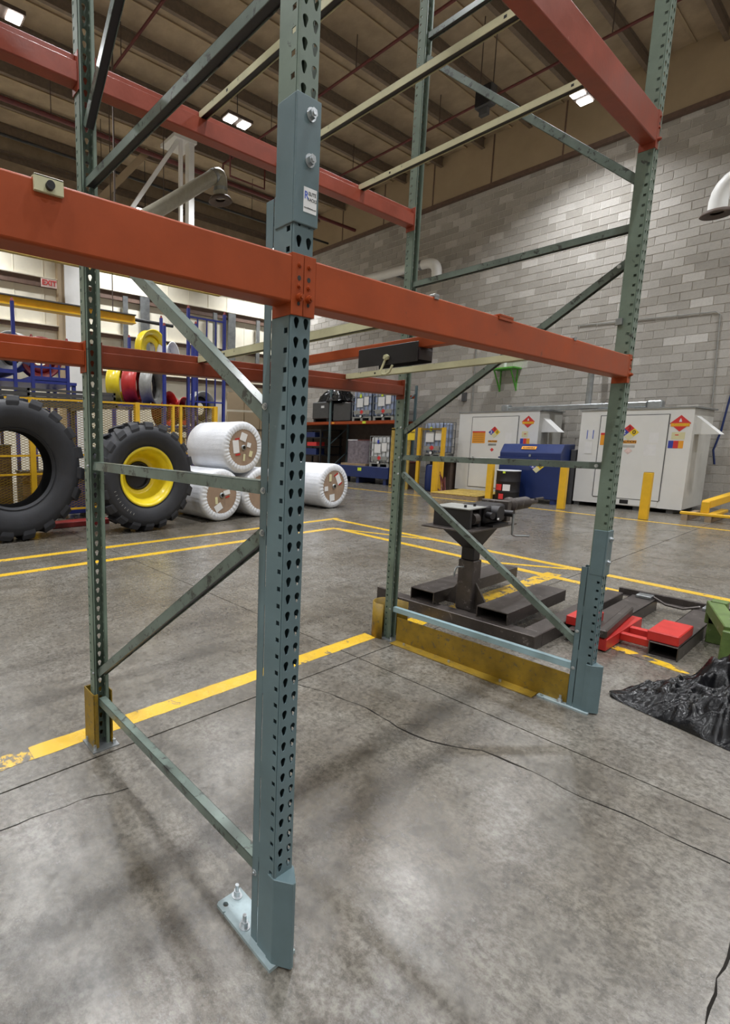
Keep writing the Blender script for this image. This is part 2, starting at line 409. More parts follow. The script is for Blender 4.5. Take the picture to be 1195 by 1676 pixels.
# cream sheet-metal wall
wb = MB().box(-13, XW, YW, YW+.2, 0, ZC).obj('wall_back', 'cream'); wb['kind'] = 'structure'
for z, t in ((6.75, .28), (5.35, .12), (3.95, .14)):
    MB().box(-13, XW-.1, YW-.12, YW, z, z+t).obj('girt', 'girt', wb)
    MB().box(-13, XW-.1, YW-.2, YW, z+t, z+t+.03).obj('girt_flange', 'cream', wb)
for x in (-6.5, 5.98):
    MB().box(x-.33, x+.33, YW-.3, YW, 0, 8.0).obj('wall_pilaster', 'white', wb)
    MB().box(x-.55, x-.33, YW-.25, YW, 0, 8.0).obj('pilaster_edge', 'tan', wb)
for x in (8.83, 13.1): MB().box(x-.2, x+.2, YW-.26, YW-.2, 4.6, 7.0).obj('wall_stud', 'galv', wb)
for x in (8.0, 12.2, 14.6): MB().box(x-.1, x+.1, YW-.26, YW-.2, 5.0, 6.9).obj('wall_stud', 'galv', wb)
b = MB()
x = -13
while x < XW: b.box(x-.012, x+.012, YW-.015, YW, 0, ZC); x += 1.0
b.obj('sheet_seam', 'cream', wb)
# lower bays with boxed tan shelving-like wall panels near the corner
for i in range(3):
    for j in range(3):
        MB().box(12.9+i*.95, 13.8+i*.95, YW-.3, YW-.22, 1.2+j*.85, 1.95+j*.85).obj('wall_panel', 'tan', wb)
ubk = MB().box(-13, XW, YW-.06, YW+.2, 8.05, ZC).obj('wall_upper_back', 'deck'); ubk['kind'] = 'structure'
for z in (8.0, 8.9, 9.8, 10.6): MB().box(-13, XW-.1, YW-.26, YW-.06, z, z+.06).box(-13, XW-.1, YW-.09, YW-.06, z-.12, z).obj('girt', 'purlin', ubk)
wl = MB().box(-13.2, -13, -12, YW, 0, ZC).obj('wall_left', 'cream'); wl['kind'] = 'structure'
wf = MB().box(-13, XW, -12.2, -12, 0, ZC).obj('wall_front', 'white'); wf['kind'] = 'structure'
# ceiling and steel
ce = MB().box(-13.2, XW+.3, -12.2, YW+.2, ZC, ZC+.2).obj('ceiling', 'deck'); ce['kind'] = 'structure'
y = -11.2
while y < YW:
    b = MB().box(-13, XW-.13, y-.045, y+.045, ZC-.30, ZC-.27).box(-13, XW-.13, y-.008, y+.008, ZC-.27, ZC).box(-13, XW-.13, y-.05, y+.05, ZC-.02, ZC)
    b.obj('purlin', 'purlin', ce)
    b = MB()
    b.box(-13, XW-.13, y+.55, y+.60, ZC-.035, ZC); b.obj('deck_rib', 'tan', ce); y += 1.395
for x in (-10.5, -4.3):
    b = MB().box(x-.14, x+.14, -12, YW-.3, ZC-.95, ZC-.92).box(x-.01, x+.01, -12, YW-.3, ZC-.92, ZC-.33).box(x-.14, x+.14, -12, YW-.3, ZC-.33, ZC-.30)
    b.obj('girder', 'girder', ce)

# ================================================================== RACK
H = .0381; PIT = .0508; LB = 2.5907; DF = 1.4608
def tear_r(a):
    """distance from the hole centre to the teardrop outline at angle a"""
    pts = []
    n = 40
    for i in range(n):
        t = 2*PI*i/n
        pts.append((.0098*math.cos(t), .0050+.0098*math.sin(t)) if math.sin(t) > -.3 else (.0046*math.cos(t), -.0110+.0046*math.sin(t)))
    dx, dy = math.cos(a), math.sin(a); best = .001
    for i in range(n):
        (x1, y1), (x2, y2) = pts[i], pts[(i+1) % n]; ex, ey = x2-x1, y2-y1; den = dx*ey-dy*ex
        if abs(den) < 1e-12: continue
        t = (x1*ey-y1*ex)/den; s_ = (x1*dy-y1*dx)/den
        if t > 0 and -1e-6 <= s_ <= 1+1e-6: best = max(best, t)
    return best
TC = {}
def cell(b, P, s0, s1, z0, z1, sc, zc, kind):
    """plate cell s0..s1 x z0..z1 with one hole centred (sc, zc); P maps (s, z) to 3-D"""
    ca = sorted([math.atan2(z-zc, s-sc) % (2*PI) for s in (s0, s1) for z in (z0, z1)])
    extra = [R(q) for q in ((0, 15, 30, 48, 68, 90, 112, 132, 150, 165, 180, 205, 235, 252, 270, 288, 305, 335) if kind == 't' else (0, 45, 135, 90, 180, 225, 270, 315))]
    an = sorted(set([round(q, 5) for q in ca+extra])); an = [q for i, q in enumerate(an) if i == 0 or q-an[i-1] > .03 or q in [round(c, 5) for c in ca]]
    inn, out = [], []
    for a in an:
        dx, dy = math.cos(a), math.sin(a)
        r_ = (TC[a] if a in TC else TC.setdefault(a, tear_r(a))) if kind == 't' else .0068/max(abs(dx), abs(dy))
        t = min([q for q in ((s1-sc)/dx if dx > 1e-9 else 9, (s0-sc)/dx if dx < -1e-9 else 9, (z1-zc)/dy if dy > 1e-9 else 9, (z0-zc)/dy if dy < -1e-9 else 9)])
        inn.append(P(sc+dx*r_, zc+dy*r_)); out.append(P(sc+dx*t, zc+dy*t))
    n = len(an)
    b.add(inn+out, [(i, i+n, (i+1) % n+n, (i+1) % n) for i in range(n)])
def column(b, X, Y, sg, z0, z1, zrow, depth, rear_seam=False):
    """perforated open column: front face at Y facing -sg*y, body towards +sg*y"""
    c = .004
    def F(s, z): return (X+s, Y, z)
    def quad(p): b.add(p, [(0, 1, 2, 3)] if True else [])
    k0 = math.ceil((z0+PIT/2-zrow)/PIT); k1 = math.floor((z1-PIT/2-zrow)/PIT)
    za, zb = zrow+(k0-.5)*PIT, zrow+(k1+.5)*PIT
    for sx in (-1, 1):
        def S(y, z, sx=sx): return (X+sx*H, Y+sg*y, z)
        for (A, a0, a1) in ((F, min(0, sx*(H-c)), max(0, sx*(H-c))),):
            for q0, q1 in ((z0, za), (zb, z1)):
                if q1-q0 > 1e-5: b.add([A(a0, q0), A(a1, q0), A(a1, q1), A(a0, q1)], [(0, 1, 2, 3)])
        for q0, q1 in ((z0, za), (zb, z1)):
            if q1-q0 > 1e-5: b.add([S(c, q0), S(.034, q0), S(.034, q1), S(c, q1)], [(0, 1, 2, 3)])
        for k in range(k0, k1+1):
            zz = zrow+k*PIT
            a0, a1 = min(0, sx*(H-c)), max(0, sx*(H-c))
            cell(b, F, a0, a1, zz-PIT/2, zz+PIT/2, sx*.0178, zz+.004, 't')
            cell(b, S, c, .034, zz-PIT/2, zz+PIT/2, .0165, zz-.0165, 's')
        for q0, q1 in ((z0, z1),):
            b.add([(X+sx*(H-c), Y, q0), (X+sx*H, Y+sg*c, q0), (X+sx*H, Y+sg*c, q1), (X+sx*(H-c), Y, q1)], [(0, 1, 2, 3)])
            b.add([S(.034, q0), S(depth, q0), S(depth, q1), S(.034, q1)], [(0, 1, 2, 3)])
            b.add([S(depth, q0), (X+sx*(H-.014), Y+sg*depth, q0), (X+sx*(H-.014), Y+sg*depth, q1), S(depth, q1)], [(0, 1, 2, 3)])
            b.add([(X+sx*(H-.014), Y+sg*depth, q0), (X+sx*(H-.014), Y+sg*(depth-.008), q0), (X+sx*(H-.014), Y+sg*(depth-.008), q1), (X+sx*(H-.014), Y+sg*depth, q1)], [(0, 1, 2, 3)])
def hexbolt(b, p, n, r=.011, t=.009):
    p, n = Vector(p), Vector(n)
    b.cyl(p, p+n*.002, r*1.35, 14); b.cyl(p+n*.002, p+n*t, r, 6, smooth=False); b.cyl(p+n*t, p+n*(t+.003), r*.55, 8)
def brace(parent, X, ya, za, yb, zb, mat='brace', wd=.042, ht=.040, label=None):
    """C-section brace between two points of the frame plane"""
    a, c = Vector((X, ya, za)), Vector((X, yb, zb)); d = (c-a).normalized(); u = Vector((1, 0, 0)).cross(d)
    if u.z < 0: u = -u
    b = MB(); t = .003; sx = Vector((1, 0, 0))
    for q in (-1, 1): b.beam(a+sx*q*(wd/2-t/2), c+sx*q*(wd/2-t/2), t, ht, u)
    b.beam(a+u*(ht/2-t/2), c+u*(ht/2-t/2), wd, t, u)          # web on top, channel open below
    br = b.obj('brace', mat, parent, bevel=.001, label=label)
    MB().beam(a-u*(ht/2-.007), c-u*(ht/2-.007), wd-2*t, .002, u).obj('channel_shade', 'black', br)  # black strip paints the shade inside the open channel
def frame(label, X, front_repair, rear_guard=True, diag=1, old_from=None, hlabel=None):
    f = thing('upright_frame', label, 'rack frame', (X, 0, 0), 'upright frames of the pallet rack')
    TOP = 5.4; zr = .0318
    # rear post, opening towards the aisle
    b = MB(); column(b, X, DF, -1, .004, TOP, .035, .062); b.obj('rear_post', 'green', f, solid=.0022)
    if front_repair:
        zt, s0, s1 = front_repair      # top of rear strip, sleeve bottom and top
        b = MB(); column(b, X, 0, 1, .01, zt, .3358, .072); b.obj('repair_post', 'bluegray', f, solid=.0025, label='newer blue grey front post section')
        b = MB()
        for sx in (-1, 1):
            x0, x1 = X+sx*(H-.003), X+sx*H
            b.box(x0, x1, .0785, .108, .01, zt); b.box(X+sx*(H-.016), X+sx*H, .105, .108, .01, zt)
        b.box(X-H+.016, X+H-.016, .0725, .0785, .01, zt)
        rs = b.obj('backing_channel', 'bluegray', f, bevel=.001)
        z = .33
        while z < zt-.06:       # stitch welds close the groove between the two channels
            for sx in (-1, 1): MB().box(X+sx*(H-.003), X+sx*(H-.0004), .0715, .0790, z, z+.055).obj('weld_bead', 'bluegray', f)
            z += .28
        b = MB()
        t = .006
        b.box(X-H-t, X+H+t, -t, 0, s0, s1)
        for sx in (-1, 1): b.box(X+sx*H, X+sx*(H+t), 0, .066, s0, s1)
        sl = b.obj('splice_sleeve', 'bluegray', f, bevel=.0025, seg=2)
        for zz in ((s0+.155, s0+.262) if s1-s0 > .29 else (s0+.08, s0+.22)): b = MB(); hexbolt(b, (X+.006, -t, zz), (0, -1, 0), .0125, .012); b.obj('sleeve_bolt', 'zinc', sl)
        b = MB(); column(b, X, 0, 1, s0+.02, TOP, .031, .068); b.obj('front_post', 'green', f, solid=.0022)
        # V-shaped deflector and foot plate
        b = MB(); p = [(X-H-.006, .028), (X-H-.006, 0), (X-.006, -.047), (X+.006, -.047), (X+H+.006, 0), (X+H+.006, .028)]
        b.prism(p, 'z', .008, .312); b.obj('post_deflector', 'bluegray', f, bevel=.002)
        b = MB(); x0, x1, y0, y1, zp = X-.062, X+.05, -.012, .272, .012
        cx, cy, rr = X-.036, .248, .010
        def P(s_, z_): return (s_, z_, zp)
        cs = [(x0, y0), (x1, y0), (x1, y1), (x0, y1)]
        n = 16; inn = [(cx+rr*math.cos(2*PI*i/n), cy+rr*math.sin(2*PI*i/n)) for i in range(n)]
        b.box(x0, x1, y0, .225, 0, zp); b.box(X-.02, x1, .225, y1, 0, zp)
        ax0, ax1, ay0, ay1 = x0, X-.02, .225, y1
        an = [2*PI*(i+.5)/n for i in range(n)]; ring_i, ring_o = [], []
        for a in an:
            dx, dy = math.cos(a), math.sin(a)
            ts = [(ax1-cx)/dx if dx > 1e-9 else 9, (ax0-cx)/dx if dx < -1e-9 else 9, (ay1-cy)/dy if dy > 1e-9 else 9, (ay0-cy)/dy if dy < -1e-9 else 9]
            t_ = min(ts); ring_i.append((cx+dx*rr, cy+dy*rr)); ring_o.append((cx+dx*t_, cy+dy*t_))
        vs = [(*q, z) for z in (zp, 0) for q in ring_i+ring_o]; m = 2*n
        b.add(vs, [(i, i+n, (i+1) % n+n, (i+1) % n) for i in range(n)]+[(i, (i+1) % n, (i+1) % n+m, i+m) for i in range(n)]+[(i+n, i+n+m, (i+1) % n+n+m, (i+1) % n+n) for i in range(n)])
        b.obj('foot_plate', 'plate', f)
        for (bx, by) in ((X+.018, .252), (X-.034, .145)):
            b = MB(); b.cyl((bx, by, zp), (bx, by, zp+.003), .019, 18); b.cyl((bx, by, zp+.003), (bx, by, zp+.021), .0125, 6, smooth=False)
            b.cyl((bx, by, zp+.021), (bx, by, zp+.045), .007, 10); b.obj('anchor_bolt', 'zinc', f)
    else:
        b = MB(); column(b, X, 0, 1, .004, TOP, .035, .068); b.obj('front_post', 'green', f, solid=.0022)
        b = MB().box(X-.06, X+.06, -.02, .12, 0, .008); b.obj('foot_plate', 'green', f)
    zt_ = front_repair[0] if front_repair else 0
    yb = DF-.066
    def ya(z): return .102 if z < zt_ else .066
    # lattice: horizontals and diagonals rising alternately
    for i, z in enumerate((.262, 1.515, 2.82, 4.5)):
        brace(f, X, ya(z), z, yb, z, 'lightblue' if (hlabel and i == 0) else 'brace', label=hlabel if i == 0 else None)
    for (z0, z1) in ((.42, 1.385), (1.715, 2.64), (3.06, 4.36)):
        flip = (z0 > 1.5 and z0 < 2.5)
        lo, hi = z0, z1
        # diag=+1: first diagonal low at the rear, high at the front
        rising_front = (diag > 0) != flip
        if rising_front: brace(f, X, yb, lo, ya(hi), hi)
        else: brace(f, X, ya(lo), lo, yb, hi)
    for z in (.262, 1.51, 1.385, 1.75) if diag > 0 else (.262, 1.515, .50, 2.62):
        if front_repair: b = MB(); hexbolt(b, (X-H, .094, z), (-1, 0, 0), .0075, .006); b.obj('brace_bolt', 'zinc', f)
    for z in (.262, 1.515, .42, 2.62) if diag > 0 else (.262, 1.385, 1.515, 1.75):
        b = MB(); hexbolt(b, (X-H, DF-.050, z), (-1, 0, 0), .0065, .005); b.obj('brace_bolt', 'zinc', f)
    b = MB().box(X-.075, X+.075, DF-.11, DF+.04, 0, .006)
    fp = b.obj('rear_foot_plate', 'galv', f)
    for q in ((-.055, -.085), (.055, -.085), (-.055, .02), (.055, .02)): MB().cyl((X+q[0], DF+q[1], .006), (X+q[0], DF+q[1], .03), .009, 8).obj('anchor_nut', 'zinc', fp)
    return f
fA = frame('nearest rack frame with a blue grey repaired front post and sticker', 0, (2.292, 2.209, 2.512), diag=1)
fC = frame('far rack frame whose repaired post foot stands beside the black sheet', LB, (.906, .868, 1.14), diag=-1, hlabel='newer light blue bottom brace')
fL = frame('left rack frame at the outer end of the left bay', -LB, None, diag=1)
# sticker on the sleeve of the near post
b = MB().box(-.012, .036, -.0066, -.006, 2.240, 2.300); st = b.obj('sticker', 'paper', fA, label='white maker sticker with blue emblem')
text(st, 'lettering', 'ELITE', 'stamp', (.0190, -.0068, 2.286), (1, 0, 0), (0, 0, 1), .0120, .0001)
text(st, 'lettering', 'RACKS', 'stamp', (.0190, -.0068, 2.272), (1, 0, 0), (0, 0, 1), .0108, .0001)
text(st, 'lettering', 'www.EliteRacks.com', 'stamp', (.012, -.0068, 2.251), (1, 0, 0), (0, 0, 1), .0052, .0001)
text(st, 'emblem', 'R', 'bluetxt', (-.0025, -.0068, 2.280), (1, 0, 0), (0, 0, 1), .025, .0001)
# curved and angled yellow post guards
def yguard_flat(X):
    g = thing('post_guard', 'yellow steel angle guard wrapped round the left rear rack post foot', 'post guard', (X, DF, 0))
    b = MB().box(X-H-.016, X-H-.010, DF-.075, DF+.045, 0, .31).box(X-H-.010, X-H+.01, DF-.079, DF-.073, 0, .31); b.obj('side_plate', 'yguard', g, bevel=.001)
    b = MB().box(X+H+.010, X+H+.016, DF-.075, DF+.045, 0, .31); b.obj('side_plate', 'yguard', g, bevel=.001)
    b = MB().box(X-H-.016, X+H+.016, DF+.045, DF+.051, 0, .31); b.obj('back_plate', 'yguard', g, bevel=.001)
yguard_flat(0)
def yguard_round(X):
    g = thing('post_guard', 'yellow rounded steel guard behind the far rear rack post', 'post guard', (X, DF, 0))
    b = MB(); n = 16; R0 = .12
    pts = [(X-.085, DF-.02)]+[(X+.02+R0*math.cos(t)*.98-.0, DF+.03+R0*math.sin(t)*.75) for t in [PI-i*PI/n for i in range(n+1)]]+[(X+.14, DF-.10)]
    vs = [(*p, z) for z in (0, .30) for p in pts]; m = len(pts)
    b.add(vs, [(i, i+1, i+1+m, i+m) for i in range(m-1)], True)
    b.obj('curved_plate', 'yguard', g, solid=.006)
yguard_round(LB)
g = thing('floor_rail', 'long yellow steel angle rail bolted to the floor below the light blue brace', 'guard rail', (LB, .75, 0))
b = MB().box(LB-.015, LB-.008, .115, 1.355, 0, .205); b.obj('upright_leg', 'yguard', g, bevel=.001)
b = MB().box(LB-.11, LB-.015, .28, 1.345, 0, .008); b.obj('flat_leg', 'yguard', g, bevel=.001)
for y in (.5, .87, 1.25): MB().cyl((LB-.06, y, .008), (LB-.06, y, .024), .009, 8).obj('anchor_bolt', 'zinc', g)

def beam_prof(Hh):
    return [(0, .004), (.004, 0), (.062, 0), (.066, .004), (.066, Hh-.041), (.040, Hh-.041), (.040, Hh-.003), (.037, Hh), (.004, Hh), (0, Hh-.004)]
def load_beam(label, x0, x1, Y, sg, zb, Hh, mat, holes=True, c0=True, c1=True):
    """step beam, outer face at Y facing -sg*y, between post centres x0 and x1"""
    t = thing('load_beam', label, 'rack beam', ((x0+x1)/2, Y, zb), 'load beams of the pallet rack')
    b = MB(); a, c = x0+H+.006, x1-H-.006
    pr = [(Y+sg*p, zb+q) for p, q in beam_prof(Hh)]
    b.prism(pr, 'x', a, c); b.obj('beam_tube', mat, t, bevel=.0015)
    for xe, dr, on_ in ((x0, 1, c0), (x1, -1, c1)):
        if not on_: continue
        b = MB(); z0, z1 = zb-.030, zb+Hh+.006
        q0, q1 = sorted((xe+dr*.001, xe+dr*(H+.006)))
        yf = Y; b.box(q0, q1, yf-sg*.0008, yf+sg*.0035, z0, z1)           # leg over the post face
        s0, s1 = sorted((xe+dr*(H+.002), xe+dr*(H+.006)))
        b.box(s0, s1, yf, yf+sg*.072, z0, z1)                               # leg along the post side
        cn = b.obj('end_connector', mat, t, bevel=.0012)
        xc = xe+dr*.0178
        for zz, rr in ((z1-.028, .006), (z1-.080, .006)):
            MB().cyl((xc, yf-sg*.001, zz), (xc, yf-sg*.004, zz), rr*1.1, 10).cyl((xc, yf-sg*.004, zz), (xc, yf-sg*.007, zz), rr*.7, 8).obj('rivet', mat, cn)
        MB().cyl((xc, yf-sg*.001, zb+.015), (xc, yf-sg*.012, zb+.015), .010, 12).cyl((xc, yf-sg*.012, zb+.015), (xc, yf-sg*.017, zb+.015), .006, 10).obj('lock_bolt', mat, cn)
        for zz, rr in ((z1-.060, .0065), (z0+.03, .005)): MB().cyl((xc, yf-sg*.0006, zz), (xc, yf-sg*.0013, zz), rr, 14).obj('pin_hole', 'stamp', cn)
    return t
YF, YR = -.0045, DF+.0045
load_beam('lower front orange beam between the near repaired post and the right post', 0, LB, YF, 1, 2.012, .118, 'orange')
load_beam('lower front orange beam running left out of the picture from the near post', -LB, 0, YF, 1, 2.012, .118, 'orange')
load_beam('lower rear orange beam with shade in its colour between the two rear posts', 0, LB, YR, -1, 1.998, .112, 'orange_shaded')
load_beam('lower rear orange beam to the left of the left rear post', -LB, 0, YR, -1, 1.998, .112, 'orange')
load_beam('upper front dark red beam ending at the right post', 0, LB, YF, 1, 3.215, .146, 'redbeam')
load_beam('upper rear dark red beam between the two rear posts', 0, LB, YR, -1, 3.232, .125, 'redbeam')
load_beam('upper rear dark red beam to the left of the left rear post', -LB, 0, YR, -1, 3.232, .125, 'redbeam')
def crossbar(label, x, z, y0=.062, y1=DF-.062, mat='bar'):
    t = thing('cross_bar', label, 'rack crossbar', (x, .7, z), 'crossbars resting on the rack beams')
    b = MB(); wd, ht, k = .042, .036, .003
    b.box(x-wd/2, x-wd/2+k, y0, y1, z, z+ht); b.box(x+wd/2-k, x+wd/2, y0, y1, z, z+ht); b.box(x-wd/2, x+wd/2, y0, y1, z+ht-k, z+ht)
    b.obj('bar_channel', mat, t, bevel=.001)
    MB().box(x-wd/2+k, x+wd/2-k, y0, y1, z+.006, z+.009).obj('underside_shade', 'black', t, label='black strip painted as shade under the crossbar')  # shade of the hollow underside put in as a black strip
    for q in (y0+.12, y1-.25):
        MB().box(x-wd/2-.0006, x-wd/2, q, q+.012, z+.012, z+.024).obj('bar_hole', 'stamp', t)
for lab, x in (('upper pale crossbar nearest the near post', .646), ('upper pale crossbar in the middle of the bay', 1.275), ('upper pale crossbar with lamp glare at its front end', 1.945)):
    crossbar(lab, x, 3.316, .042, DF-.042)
for lab, x in (('lower pale crossbar seen left and right of the near post', .645), ('lower pale crossbar below the black hook block', 1.90)):
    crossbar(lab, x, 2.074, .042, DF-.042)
# orange hoist bar with black clamp block and hook
t = thing('hoist_bar', 'orange bar laid across the lower beams carrying the black block', 'steel bar', (1.16, .7, 2.06))
MB().box(1.135, 1.195, .062, DF-.05, 2.074, 2.122).obj('bar_tube', 'orange', t, bevel=.002)
t = thing('hook_block', 'black steel clamp block with a bent hook under the lower rack beam', 'hook block', (1.18, .55, 2.05))
MB().box(1.112, 1.118, .37, .70, 2.012, 2.100).box(1.118, 1.225, .37, .70, 2.066, 2.0735).box(1.225, 1.231, .37, .66, 2.012, 2.105).box(1.118, 1.225, .366, .372, 2.02, 2.066).obj('clamp_channel', 'black', t, bevel=.002)
MB().cyl((1.112, .53, 2.045), (1.097, .53, 2.045), .014, 6, smooth=False).cyl((1.097, .53, 2.045), (1.092, .53, 2.045), .008, 8).obj('clamp_bolt', 'bar', t)
pts = [(1.105, .53, 2.045), (1.103, .54, 2.02), (1.10, .555, 1.985), (1.10, .545, 1.968), (1.10, .525, 1.965), (1.10, .505, 1.975), (1.10, .49, 2.005)]
MB().tube(pts, .0055, 10).obj('hook', 'bar', t)
# small fittings on the beams
t = thing('beam_clip', 'small pale clip with black knob on top of the left front beam', 'clip', (-.675, YF, 2.12))
MB().box(-.70, -.645, -.012, -.0045, 2.105, 2.134).box(-.70, -.645, -.012, .03, 2.1301, 2.1341).obj('clip_plate', 'bar', t, bevel=.001)
MB().cyl((-.672, -.012, 2.117), (-.672, -.021, 2.117), .008, 14).obj('knob', 'black', t)
for x, lab in ((.62, 'small metal stub on the top edge of the lower front orange beam'), (1.78, 'small bracket on top of the front beam near the right post')):
    tag(MB().box(x-.012, x+.012, -.009, .02, 2.1301, 2.139).box(x-.012, x+.012, -.009, -.0048, 2.122, 2.1301).obj('beam_stub', 'galv', None, bevel=.001), lab, 'clip')
tag(MB().box(1.05, 1.16, -.010, .02, 2.1301, 2.138).box(1.05, 1.16, -.0095, -.0048, 2.118, 2.1301).obj('beam_shim', 'orange', None, bevel=.001), 'flat orange shim on the top edge of the lower front beam', 'shim')
tag(MB().box(LB-H-.024, LB-H-.001, .045, .075, 2.30, 2.335).obj('post_bracket', 'galv', None, bevel=.001), 'little grey bracket on the side of the right post above the beam', 'bracket')

# ================================================================== LAMPS
def high_bay(x, y):
    Z0 = 9.45 if y == 16 else 10.0; dz = Z0-10  # cream wall row hangs lower, its added lamps hidden behind beam and post
    t = thing('high_bay_lamp', 'high bay lamp with two bright panels hanging from the roof steel', 'ceiling lamp', (x, y, Z0), 'high bay lamps under the roof')
    MB().box(x-.22, x+.62, y-.17, y+.17, 10.06+dz, 10.14+dz).obj('housing', 'girder', t)
    MB().cyl((x+.2, y, 10.14+dz), (x+.2, y, ZC), .012, 6).obj('hanger', 'blackpipe', t)
    for dx in (-.03, .43):
        MB().box(x+dx-.14, x+dx+.14, y-.13, y+.13, 10.03+dz, 10.06+dz).obj('diffuser', 'lens', t)
        L = bpy.data.lights.new('lamp_light', 'AREA'); L.energy = LAMP_POWER/2; L.shape = 'RECTANGLE'; L.size = .3; L.size_y = .26
        L.color = (.955, .975, 1.0); L.spread = R(125)
        o = bpy.data.objects.new('lamp_light', L); COL.objects.link(o); o.location = (dx, 0, .025); o.parent = t
for k, (x, y) in enumerate(LAMPS):
    high_bay(x, y)
for o in [o for o in bpy.data.objects if o.name.startswith('high_bay_lamp')]:
    x, y = round(o.location.x, 2), round(o.location.y, 2)
    d = {(2, 10.8): 'bright high bay lamp at the top left corner of the view', (8, 10.8): 'bright high bay lamp behind the upper rear beam left of the near post',
         (14.2, 4.95): 'bright high bay lamp beside the end of the third upper crossbar'}.get((x, y))
    row = {-7: 'row nearest the front wall', -1: 'row behind the viewer', 4.95: 'row through the right-hand lamp', 10.8: 'row over the tyres', 16: 'row by the cream wall with two lamps added to brighten it'}[y]
    o['label'] = d or 'high bay lamp out of view, %s, %s from the left wall' % (row, {-10: 'first', -4: 'second', 2: 'third', 8: 'fourth', 14.2: 'fifth'}[x])

# ================================================================== TYRES AND ROLLS
def tyre_prof(Ro, Ri, W):
    h = W/2
    out = [(Ri, -h*.62), (Ri+.02, -h*.70), (Ri+(Ro-Ri)*.25, -h*.93), (Ri+(Ro-Ri)*.55, -h*1.0), (Ri+(Ro-Ri)*.78, -h*.93), (Ro-.105, -h*.84), (Ro-.070, -h*.6), (Ro-.058, 0)]
    out = out+[(r, -t) for r, t in out[-2::-1]]
    inn = [(Ri-.005, h*.58), (Ri+.03, h*.56), (Ri+(Ro-Ri)*.5, h*.86), (Ro-.13, h*.72), (Ro-.11, 0), (Ro-.13, -h*.72), (Ri+(Ro-Ri)*.5, -h*.86), (Ri+.03, -h*.56), (Ri-.005, -h*.58)]
    return out, inn
def lugs(t, c, Ro, Ri, W, n, tw):
    """bar lugs running from the shoulder to the crown, alternating sides"""
    c = Vector(c); h = W/2
    for side in (-1, 1):
        for i in range(n):
            a0 = 2*PI*(i+(.5 if side > 0 else 0))/n
            path = [(Ro-.19, side*h*.955, -.01), (Ro-.09, side*h*.96, .0), (Ro-.012, side*h*.84, .02), (Ro-.0, side*h*.4, .6*tw), (Ro-.0, -side*h*.05, 1.15*tw)]
            b = MB(); vs = []; wdt = [.50*tw*2, .56*tw*2, .50*tw*2, .30*tw*2, .2*tw*2]
            for (r_, y_, da), ww in zip(path, wdt):
                for rr in (r_, r_-.09):
                    for q in (-1, 1):
                        a = a0+da+q*ww; vs.append((c.x+math.sin(a)*rr, c.y+(y_ if rr == r_ else y_*.93), c.z+math.cos(a)*rr))
            fs = []
            for k in range(4):
                o_ = k*4; p_ = o_+4
                fs += [(o_, o_+1, p_+1, p_), (o_+2, p_+2, p_+3, o_+3), (o_, p_, p_+2, o_+2), (o_+1, o_+3, p_+3, p_+1)]
            fs += [(0, 2, 3, 1), (16, 17, 19, 18)]
            b.add(vs, fs); b.obj('tread_lug', 'rubber', t, bevel=.018, seg=2)
def tyre(label, c, Ro, Ri, W, n):
    t = thing('tractor_tyre', label, 'tyre', (c[0], c[1], 0), 'tractor tyres on the floor')
    o, i = tyre_prof(Ro, Ri, W)
    MB().lathe(o, c, (0, 1, 0), 72).obj('carcass', 'rubber', t)
    MB().lathe(i, c, (0, 1, 0), 72).obj('inner_liner', 'rubberin', t)
    lugs(t, c, Ro, Ri, W, n, .085)
    # moulded rings on the sidewall facing the rack
    b = MB()
    for r_ in (Ri+.035, Ri+.06): b.lathe([(r_-.006, -W/2*.75), (r_, -W/2*.79), (r_+.006, -W/2*.77)], c, (0, 1, 0), 64)
    b.obj('sidewall_ring', 'rubber', t)
    return t
def rim_obj(t, c, Rr, W, mat, hub=.42, deep=.30, dark='black'):
    """dished wheel: lip, well and disc with a centre opening"""
    h = W/2
    p = [(Rr+.015, -h), (Rr+.03, -h-.012), (Rr+.018, -h-.024), (Rr-.01, -h-.018), (Rr-.03, -h+.02), (Rr-.045, -h+.06), (Rr-.085, -h+.09), (Rr-.10, -h+.2), (Rr-.15, -h+deep), (Rr*.62, -h+deep+.03), (Rr*hub, -h+deep+.015)]
    MB().lathe(p, c, (0, 1, 0), 56).obj('rim_dish', mat, t, solid=.006)
    p2 = [(Rr*hub+.005, -h+deep+.005), (Rr*hub-.02, -h+deep-.01), (Rr*hub-.035, -h+deep+.05), (Rr*hub-.03, -h+deep+.2)]
    MB().lathe(p2, c, (0, 1, 0), 40).obj('hub_ring', dark, t, solid=.004)
    MB().lathe([(Rr-.01, h*.9), (Rr-.03, h*.4), (Rr-.05, -h+.12)], c, (0, 1, 0), 48).obj('rim_barrel', mat, t, solid=.005)
T1 = tyre('big bare black tractor tyre at the left edge, without a wheel', (1.09, 7.45, 1.14), 1.14, .60, .74, 19)
T2 = tyre('black tractor tyre mounted on a bright yellow wheel', (3.25, 7.12, .962), .962, .50, .70, 20)
rim_obj(T2, (3.25, 7.12, .962), .50, .50, 'lemon', hub=.50, deep=.34)
b = MB().lathe([(.235, 0), (.22, .01), (0, .012)], (3.25, 7.30, .962), (0, 1, 0), 30); b.obj('hub_plate', 'black', T2)
